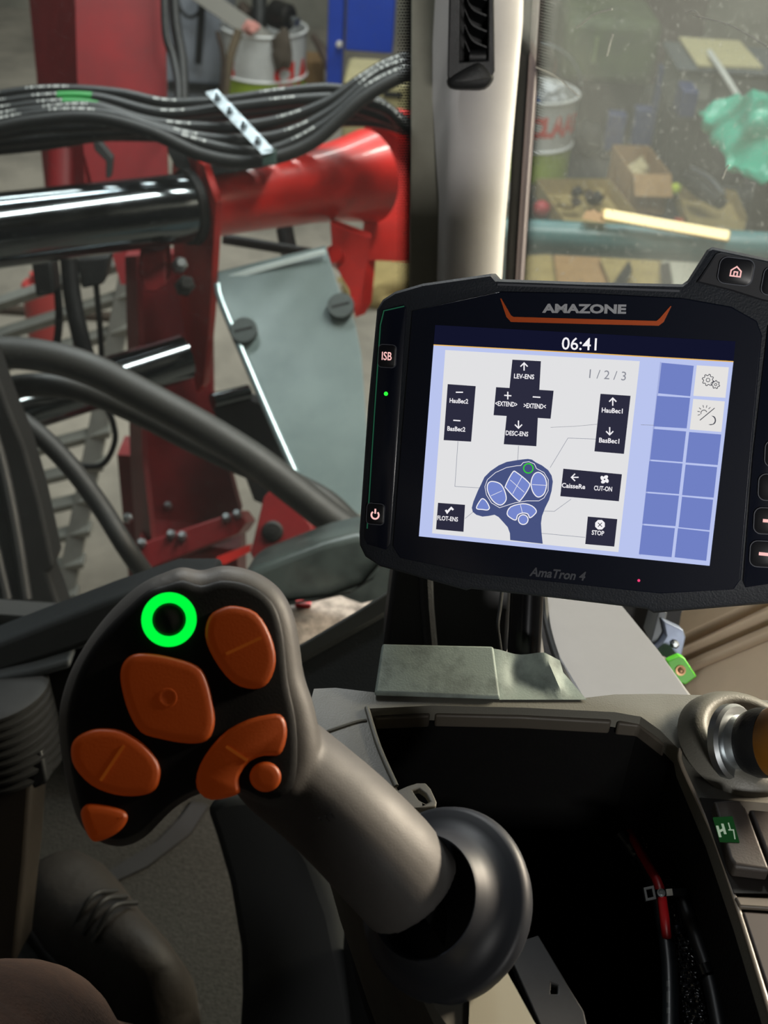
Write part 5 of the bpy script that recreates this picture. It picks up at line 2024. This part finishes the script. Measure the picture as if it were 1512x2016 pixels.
qa, qb = on_y(588, 165, 8.6), on_y(634, 122, 8.6)
bx1 = wbox('cardboard_box', (qa.x, 8.6, 0), (qb.x, 8.85, qb.z), CARD, 'brown cardboard box between the scrap drum and the blue post', 'box')
mb = MB()
mb.tube([on_y(615, 70, 8.5), on_y(635, 100, 8.4), on_y(650, 140, 8.3)], [0.02, 0.035, 0.03], 10)
solo('steel_lever', mb, mat('lever_brown', '6f5f55', 0.5, 0.4), 'worn brown lever leaning above the cardboard box', 'lever')
BLUE = mat('blue_paint', '1f45b4', 0.4, var=0.2, scale=4)
blu = thing('blue_press', on_z(660, 250, 0), 'bright blue workshop machine with an upright post', 'machine')
qa, qb = on_y(642, 168, 8.0), on_y(680, -60, 8.0)
mb = MB()
mb.abox((qa.x, 8.0, 0.0), (qb.x, 8.18, 3.2))
part('post', mb, BLUE, blu, bevel=0.008)
qa, qb = on_y(682, 100, 7.98), on_y(782, -60, 7.98)
mb = MB()
mb.abox((qa.x - 0.01, 7.98, qa.z), (qb.x, 8.35, 3.0))
part('head', mb, BLUE, blu, bevel=0.01)
mb = MB()
q = on_y(668, 86, 7.98)
mb.lathe(q, (0, -1, 0), [(0, 0.02), (0.03, 0.02), (0.035, 0.012)], 16)
part('knob', mb, mat('knob_pale', 'cfc9bf', 0.4), blu)
qa, qb = on_y(690, 215, 7.0), on_y(800, 165, 7.0)
mach = thing('pale_machine', (qa.x, 7.0, 0), 'pale yellowish machine housing under the blue machine', 'machine')
mb = MB()
mb.abox((qa.x - 0.05, 7.0, 0), (qb.x + 0.1, 7.5, qb.z))
part('body', mb, mat('pale_yellow', 'b8ad80', 0.5, var=0.15, scale=8), mach, bevel=0.03)
mb = MB()
q = on_y(765, 185, 6.99)
mb.abox((q.x - 0.03, 6.98, q.z - 0.015), (q.x + 0.08, 7.0, q.z + 0.012))
part('slot', mb, BLACKR, mach)
crumple('debris_heap', on_z(770, 560, 0.05), 0.25, 0.2, 0.12, CARDY, 'heap of yellowish offcuts behind the red end plate', 'offcuts', 12)

# ---------------- seen through the right-hand pane
qg = on_z(1058, 366, 0)
q = on_y(1058, 205, qg.y)
q.y += 0.275
drum(q.x, q.y, 0.275, q.z, on_y(1058, 302, qg.y).z / q.z, 'white and green drum behind the dusty pane', [('CLAAS', -58, on_y(1058, 252, qg.y).z, 0.40, 0.13)], 0.0105)
rx, ry, rz = q.x, q.y, q.z
crumple('crumpled_packaging', (rx + 0.10, ry - 0.03, rz - 0.02), 0.085, 0.085, 0.09, mat('pack_white', 'cfd0d2', 0.4), 'crumpled white packaging poking out of the drum', 'packaging', 2, 'rubbish in the drum')
crumple('blue_wrapper', (rx - 0.01, ry - 0.18, rz - 0.03), 0.035, 0.03, 0.045, mat('wrap_blue', '2b62a8', 0.4), 'small blue wrapper at the drum rim', 'wrapper', 4, 'rubbish in the drum')
crumple('pale_bag', (rx - 0.12, ry - 0.02, rz - 0.03), 0.075, 0.08, 0.08, mat('bag_pale', 'b9bfb4', 0.5), 'pale bag inside the drum', 'bag', 6, 'rubbish in the drum')
mb = MB()
pts = [V3((rx + 0.30 * math.cos(a), ry + 0.1, rz + 0.28 * math.sin(a) - 0.02)) for a in [math.radians(10 + 15 * k) for k in range(9)]]
mb.tube(pts, 0.006, 8)
solo('wire_hoop', mb, STEEL, 'thin wire hoop standing above the drum', 'hoop')

GM = mat('olive_cover', '55613f', 0.6, col2='414a35', scale=5, thr=(0.35, 0.65))
qa, qb = on_y(1095, 195, 8.2), on_y(1310, 45, 8.2)
gmac = thing('green_machine', (qa.x, 8.2, 0), 'dull olive green machine cover at the top of the dusty pane', 'machine')
mb = MB()
mb.abox((qa.x, 8.2, 0.35), (qb.x, 8.9, qb.z))
part('cover', mb, GM, gmac, bevel=0.07)
mb = MB()
mb.abox((qa.x + 0.05, 8.25, 0.0105), (qb.x - 0.05, 8.85, 0.36))
part('plinth', mb, DARKM, gmac)
mb = MB()
mb.abox((qa.x + 0.20, 8.16, 0.5), (qa.x + 0.22, 8.2, qb.z - 0.12))
part('ridge', mb, mat('ridge_green', '7d8a5e', 0.5), gmac)
qa, qb = on_y(1115, 28, 9.2), on_y(1200, -60, 9.2)
wbox('brown_crate', (qa.x, 9.2, 0.0105), (qb.x, 9.6, qb.z), mat('crate_brown', '7a5b45', 0.8, var=0.2, scale=10), 'reddish brown crate behind the olive machine', 'crate')
qa, qb = on_y(1200, 45, 9.6), on_y(1415, -80, 9.6)
wbox('maroon_screen', (qa.x, 9.6, 0), (qb.x, 9.65, qb.z), mat('maroon_sheet', '4a3a37', 0.8, var=0.2, scale=6), 'dark maroon board against the back wall', 'board')

# grey bin with a beige sloping lid panel
ZB = 0.70
lid = [on_z(1337, 72, ZB + 0.075), on_z(1456, 80, ZB + 0.07), on_z(1503, 132, ZB + 0.052), on_z(1374, 127, ZB + 0.055)]
f0, f1 = on_z(1340, 140, ZB), on_z(1530, 140, ZB)
gb = thing('grey_bin', (f0.x + 0.3, f0.y + 0.3, ZB - 0.26), 'grey plastic bin under the beige sheet', 'bin')
mb = MB()
mb.abox((f0.x, f0.y, ZB - 0.255), (f1.x + 0.1, f0.y + 0.55, ZB))
part('body', mb, mat('bin_grey', '6b6d69', 0.6, var=0.15, scale=8), gb, bevel=0.02)
mb = MB()
mb.abox((f0.x - 0.03, f0.y - 0.03, ZB + 0.001), (f1.x + 0.12, f0.y + 0.56, ZB + 0.035))
part('lid', mb, mat('lid_grey', '4d5357', 0.5), gb, bevel=0.012)
mb = MB()
mb.abox((f0.x + 0.05, f0.y - 0.004, ZB - 0.16), (f0.x + 0.20, f0.y, ZB - 0.06))
part('label_plate', mb, mat('plate_pale', '8f8f88', 0.6), gb)
wbox('dark_crate', (f0.x + 0.04, f0.y + 0.03, 0.0105), (f1.x + 0.1, f0.y + 0.52, ZB - 0.262), mat('crate_dark', '26282a', 0.7), 'dark crate carrying the grey bin', 'crate')
mb = MB()
mb.prism(lid, V3((0, 0, -0.015)))
solo('beige_panel', mb, mat('beige_panel', 'c4b98e', 0.6, var=0.1, scale=8), 'beige sheet lying sloped on top of the grey bin', 'panel')
mb = MB()
mb.tube([on_z(1396, 102, ZB + 0.10), on_y(1425, 145, f0.y - 0.2), on_y(1458, 198, f0.y - 0.35)], 0.018, 10)
solo('white_rod', mb, mat('rod_white', 'c9c9c2', 0.5), 'white rod leaning against the grey bin above the teal sheet', 'rod')

# crates and dark clutter
NAVY = mat('navy_plastic', '34406e', 0.5, var=0.2, scale=10)
for (x0, y0), (x1, y1), lb in (((1290, 196), (1312, 135), 'dull blue crate standing left of the grey bin'), 
                               ((1192, 275), (1236, 228), 'dull blue box in the dark clutter right of the drum'), ((1246, 262), (1288, 218), 'dull blue box behind the open cardboard box')):
    yy = min(on_z(x0, y0, 0).y, 7.85)
    qa, qb = on_y(x0, y0, yy), on_y(x1, y1, yy)
    wbox('blue_crate', (qa.x, qa.y, 0.0105), (qb.x, qa.y + 0.12, qb.z), NAVY, lb, 'crate', 'dull blue crates', 0.01)
DKC = mat('dark_clutter', '2d2e2f', 0.7, col2='1c1d1d', scale=6, thr=(0.4, 0.6))
yb = f0.y - 0.30
qa, qb = on_y(1336, 232, yb), on_y(1378, 182, yb)
wbox('dark_crate', (qa.x - 0.03, yb, 0.0105), (qb.x + 0.03, yb + 0.24, qa.z - 0.001), mat('crate_black', '1f2022', 0.7), 'small dark crate carrying the blue tub', 'crate')
wbox('blue_tub', (qa.x, yb + 0.01, qa.z), (qb.x, yb + 0.22, qb.z), NAVY, 'dull blue tub below the left end of the grey bin', 'tub', None, 0.01)
cl = [((1150, 305), 0.10, 0.10, 0.10, 21, 'black rubbish bag right of the white drum'),
      ((1500, 415), 0.16, 0.14, 0.10, 24, 'black rubbish bag at the right edge above the teal pipe')]
for (x, y), a, b, c_, sd_, lb in cl:
    q = on_z(x, y, 0.02)
    crumple('rubbish_bag', (q.x, q.y, c_ * 1.25 + 0.012), a, b, c_, DKC, lb, 'bag', sd_, 'black rubbish bags', 0.3)
mb = MB()
mb.prism([on_z(x, y, 0.010) for x, y in [(1030, 420), (1140, 150), (1600, 120), (1700, 600), (1020, 600)]], (0, 0, -0.0095))
solo('rubber_mat', mb, mat('dark_mat', '3a3a38', 0.85, var=0.3, scale=5), 'dark rubber sheet spread on the floor under the rubbish', 'mat')


def plastic(name, c1):
    m = bpy.data.materials.new(name)
    m.use_nodes = True
    b = m.node_tree.nodes['Principled BSDF']
    b.inputs['Base Color'].default_value = lin(c1)
    b.inputs['Roughness'].default_value = 0.22
    b.inputs['Transmission Weight'].default_value = 0.25
    b.inputs['Subsurface Weight'].default_value = 0.0
    return m


# crumpled teal plastic sheet
bm = bmesh.new()
cs = [on_y(1376, 222, 5.9), on_y(1560, 165, 6.0), on_y(1700, 400, 5.2), on_y(1450, 345, 5.3)]
N_ = 34
grid = {}
for i in range(N_ + 1):
    for j in range(N_ + 1):
        u, v = i / N_, j / N_
        p = (cs[0] * (1 - u) + cs[1] * u) * (1 - v) + (cs[3] * (1 - u) + cs[2] * u) * v
        k = noise.noise(V3((u * 4, v * 4, 1.3))) * 0.10 + noise.noise(V3((u * 10, v * 9, 4.1))) * 0.05 + 0.22 * math.sin(math.pi * min(u * 1.3, 1)) * math.sin(math.pi * v)
        e = 0.05 * noise.noise(V3((u * 6, v * 6, 9)))
        grid[i, j] = p + V3((e, -k * 0.5 + e, k))
mb = MB()
vs = [grid[i, j] for i in range(N_ + 1) for j in range(N_ + 1)]
mb.loft([[grid[i, j] for j in range(N_ + 1)] for i in range(N_ + 1)], closed=False, cap=False)
tl = solo('plastic_sheet', mb, plastic('teal_plastic', '4fbf9f'), 'crumpled shiny teal plastic sheet at the right edge', 'plastic sheet', smooth=40)
so_ = tl.modifiers.new('thickness', 'SOLIDIFY')
so_.thickness = 0.004
qt = on_y(1500, 300, 5.55)
wbox('covered_stack', (qt.x + 0.12, 5.5, 0.0105), (qt.x + 0.9, 5.95, max(0.2, qt.z - 0.12)), DKC, 'dark stack of goods under the teal sheet', 'stack', None, 0.03)

# cardboard boxes and offcuts in front
def open_box(name, c, w_, l_, h_, rot, m, label, tilt=0.0, inside=None):
    t = thing(name, (c.x, c.y, 0), label, 'box')
    R_ = Matrix.Rotation(rot, 3, 'Z')
    X, Y = R_ @ V3((w_ / 2, 0, 0)), R_ @ V3((0, l_ / 2, 0))
    c0 = V3((c.x, c.y, c.z))
    fl_ = min(0.05, h_ * 0.35)
    th = 0.006
    mb = MB()
    mb.box(c0 + V3((0, 0, th / 2 + 0.001)), X, Y, V3((0, 0, th / 2)))
    part('bottom', mb, m, t)
    for s_, A_, B_ in ((1, X, Y), (-1, X, Y), (1, Y, X), (-1, Y, X)):
        mb = MB()
        mb.box(c0 + A_ * s_ * (1 - th / A_.length / 2) + V3((0, 0, h_ / 2)), A_.normalized() * th / 2, B_, V3((0, 0, h_ / 2)))
        part('side', mb, m, t)
    for s_ in (-1, 1):
        mb = MB()
        mb.box(c0 + Y * s_ + V3((0, 0, h_)) + Y.normalized() * s_ * fl_ + V3((0, 0, -fl_ * 0.9)), X * 0.97, (Y.normalized() * s_ * fl_ * 0.98 + V3((0, 0, -fl_))), V3((0, 0, 0.002)))
        part('flap', mb, m, t)
    return t


q = on_z(1252, 400, 0.0105)
open_box('cardboard_box', q + V3((0, 0.08, 0.0)), 0.235, 0.50, 0.24, 0.12, CARD, 'open brown cardboard box with pale filling above the light bar')
crumple('packing_paper', q + V3((0.01, 0.14, 0.14)), 0.065, 0.10, 0.07, mat('paper_cream', 'c4b48c', 0.8, var=0.35, scale=14), 'cream packing paper inside the open brown box', 'paper', 31)
crumple('plastic_wrap', q + V3((0.0, -0.09, 0.12)), 0.065, 0.055, 0.05, mat('wrap_clear', 'a9aaab', 0.3), 'grey plastic wrap inside the open brown box', 'wrap', 33)
q = on_z(1150, 435, 0.0105)
fb = open_box('flat_carton', q + V3((0.02, 0.05, 0)), 0.46, 0.72, 0.10, 0.18, CARDY, 'wide shallow carton of offcuts left of the open brown box')
for k in range(9):
    a, b = random.uniform(-0.16, 0.16), random.uniform(-0.05, 0.30)
    crumple('offcut', (q.x + a, q.y + b + 0.05, 0.07 + random.uniform(0, 0.05)), random.uniform(0.03, 0.06), random.uniform(0.02, 0.05), random.uniform(0.02, 0.04), (RUST, CARDY, DARKM)[k % 3], 'small scrap offcut in the wide shallow carton', 'offcut', 40 + k, 'offcuts in the shallow carton', 0.5, 2)
q = on_z(1368, 425, 0.0105)
open_box('flat_carton', q + V3((0.08, -0.02, 0)), 0.36, 0.50, 0.09, -0.05, CARDY, 'shallow carton with tools right of the open brown box')
crumple('tennis_ball', on_z(1330, 372, 0.11), 0.036, 0.036, 0.036, mat('ball_yellow', 'b5c43a', 0.9), 'yellow green ball in the shallow carton', 'ball', 1, None, 0.03)
tool = thing('power_tool', on_z(1390, 375, 0.10), 'dark power tool with a silver front lying in the right carton', 'tool')
mb = MB()
A_, B_ = on_z(1352, 350, 0.20), on_z(1420, 400, 0.18)
mb.tube([A_, A_.lerp(B_, 0.5), B_], [0.05, 0.06, 0.04], 16)
part('body', mb, BLACKP, tool)
mb = MB()
mb.tube([A_ + V3((0.02, 0.0, 0.055)), A_.lerp(B_, 0.5) + V3((0.02, 0, 0.07)), B_ + V3((0, 0, 0.05))], 0.02, 10)
part('handle', mb, STEEL, tool)
mb = MB()
p_ = on_z(1350, 430, 0.06)
mb.abox((p_.x - 0.06, p_.y - 0.03, 0.025), (p_.x + 0.10, p_.y + 0.03, 0.05))
solo('red_tin', mb, mat('tin_red', 'b5523a', 0.5), 'flat orange red tin in front of the power tool', 'tin', bevel=0.004)
for i, (x, y, s_, m, lb) in enumerate(((1510, 448, 0.07, mat('bottle_white', 'd6d3cc', 0.4), 'small white bottle at the right behind the teal pipe'), (1420, 470, 0.07, mat('lump_tan', 'a99a78', 0.8), 'tan paper lump behind the right end of the light bar'))):
    q = on_z(x, y, s_)
    crumple(('white_bottle', 'paper_lump')[i], (q.x, q.y, s_), s_, s_ * 0.8, s_, m, lb, ('bottle', 'paper')[i], 60 + i, None, 0.2)
q = on_z(1045, 415, 0.05)
crumple('red_can', (q.x + 0.06, q.y, 0.068), 0.05, 0.05, 0.05, mat('cap_red', 'b0303a', 0.5), 'small red can on the dark floor beside the seal', 'can', 70, None, 0.1)
crumple('grey_rag', (q.x - 0.10, q.y + 0.08, 0.085), 0.09, 0.10, 0.05, mat('rag_grey', '77787a', 0.9), 'grey rag on the dark floor at the foot of the drum', 'rag', 71)
for i, (x, y, a, m, lb) in enumerate(((1172, 240, 0.03, mat('bit_pale', 'b4b2ac', 0.6), 'small pale scrap on the floor right of the drum rim'), (1188, 238, 0.03, DARKM, 'small dark scrap beside the drum'),
                                      (1248, 196, 0.05, DARKM, 'dark scrap piece below the olive machine'), (1330, 268, 0.03, mat('bit_white', 'cfcdc8', 0.5), 'small white scrap right of the open cardboard box'),
                                      (1160, 250, 0.05, RUST, 'rusty scrap piece on the floor beside the drum'), (1188, 318, 0.03, DARKM, 'dark scrap lump left of the open cardboard box'))):
    q = on_z(x, y, 0)
    crumple('scrap_piece', (q.x, q.y, a * 1.3 + 0.012), a, a, a, m, lb, 'scrap', 80 + i, 'loose scrap on the floor', 0.4, 2)
# brown paper and board sheets in front of the pipe
for i, (pts, m, z0, lb) in enumerate((([(1010, 505), (1085, 500), (1110, 560), (1020, 570)], CARDY, 0.03, 'yellowed board sheet under the left end of the teal pipe'),
                                      ([(1090, 498), (1190, 500), (1215, 580), (1100, 580)], CARD, 0.07, 'brown board sheet in the middle under the teal pipe'),
                                      ([(1180, 505), (1300, 500), (1330, 580), (1210, 580)], CARDY, 0.11, 'yellowed board sheet right of the middle under the teal pipe'),
                                      ([(1300, 500), (1420, 505), (1420, 600), (1320, 590)], mat('paper_pale', 'b5b0a0', 0.7), 0.15, 'pale paper sheet behind the terminal top'))):
    mb = MB()
    mb.prism([on_z(x, y, z0 + 0.02 * ((j * 7 + i) % 2)) for j, (x, y) in enumerate(pts)], (0, 0, -0.006))
    solo('board_sheet', mb, m, lb, 'sheet', 'loose board sheets')
mb = MB()
mb.prism([on_z(x, y, 0.20) for x, y in [(1205, 560), (1238, 512), (1245, 530), (1225, 570)]], (0, 0, -0.03))
solo('dark_wedge', mb, DARKM, 'dark metal wedge lying on the board sheets', 'wedge')
mb = MB()
mb.prism([on_z(x, y, 0.21) for x, y in [(1300, 520), (1318, 515), (1325, 560), (1305, 565)]], (0, 0, -0.03))
solo('dark_offcut', mb, DARKM, 'dark metal offcut lying on the right board sheet', 'offcut')

# teal rail, and a pane reflection built as a glowing bar before it
rail = thing('pipe_rail', on_z(1040, 700, 0), 'thick teal painted pipe rail crossing the right pane', 'rail')
A_, B_ = P(985, 462, 3.2), P(1640, 498, 3.2)
TEAL = mat('teal_paint', '2f6466', 0.35, var=0.15, scale=8)
mb = MB()
mb.cyl(A_, B_, 0.046, 36)
part('pipe', mb, TEAL, rail, smooth=60)
for q in (A_ + (B_ - A_) * 0.02, B_ - (B_ - A_) * 0.04):
    mb = MB()
    mb.cyl((q.x, q.y + 0.0, 0.0), (q.x, q.y, q.z - 0.03), 0.03, 20)
    part('post', mb, TEAL, rail)
tub = thing('light_bar', P(1310, 440, 3.1), 'glowing warm white light bar in front of the teal pipe', 'lamp')
A_, B_ = P(1190, 420, 3.12), P(1434, 463, 3.12)
d_ = (B_ - A_).normalized()
up_ = CU - d_ * CU.dot(d_)
up_.normalize()
mb = MB()
mb.box((A_ + B_) / 2, (B_ - A_) / 2, up_ * 0.0115, CF * 0.006)
part('tube', mb, emis('warm_light', 'ffe2a8', 2.6), tub, bevel=0.003)
mb = MB()
mb.box((A_ + B_) / 2 + CF * 0.012, (B_ - A_) / 2 + d_ * 0.006, up_ * 0.014, CF * 0.005)
part('housing', mb, mat('lamp_housing', 'b59a5a', 0.5), tub)  # backing and clips are invented to carry the reflected bar
for q in (A_ + d_ * 0.06, B_ - d_ * 0.06):
    mb = MB()
    mb.cyl(q + CF * 0.015, q + CF * 0.036 - up_ * 0.004, 0.006, 10)
    part('clip', mb, STEEL, tub)
mb = MB()
q = P(1168, 419, 3.12)
mb.lathe(q, -CF, [(0, 0.008), (0.004, 0.008), (0.006, 0.004)], 16)
mb.box(q + CF * 0.03 + d_ * 0.012, d_ * 0.03, up_ * 0.004, CF * 0.03)
part('pilot_light', mb, emis('pilot_warm', 'e0b080', 1.0), tub)  # second, smaller reflection built as a glowing dot
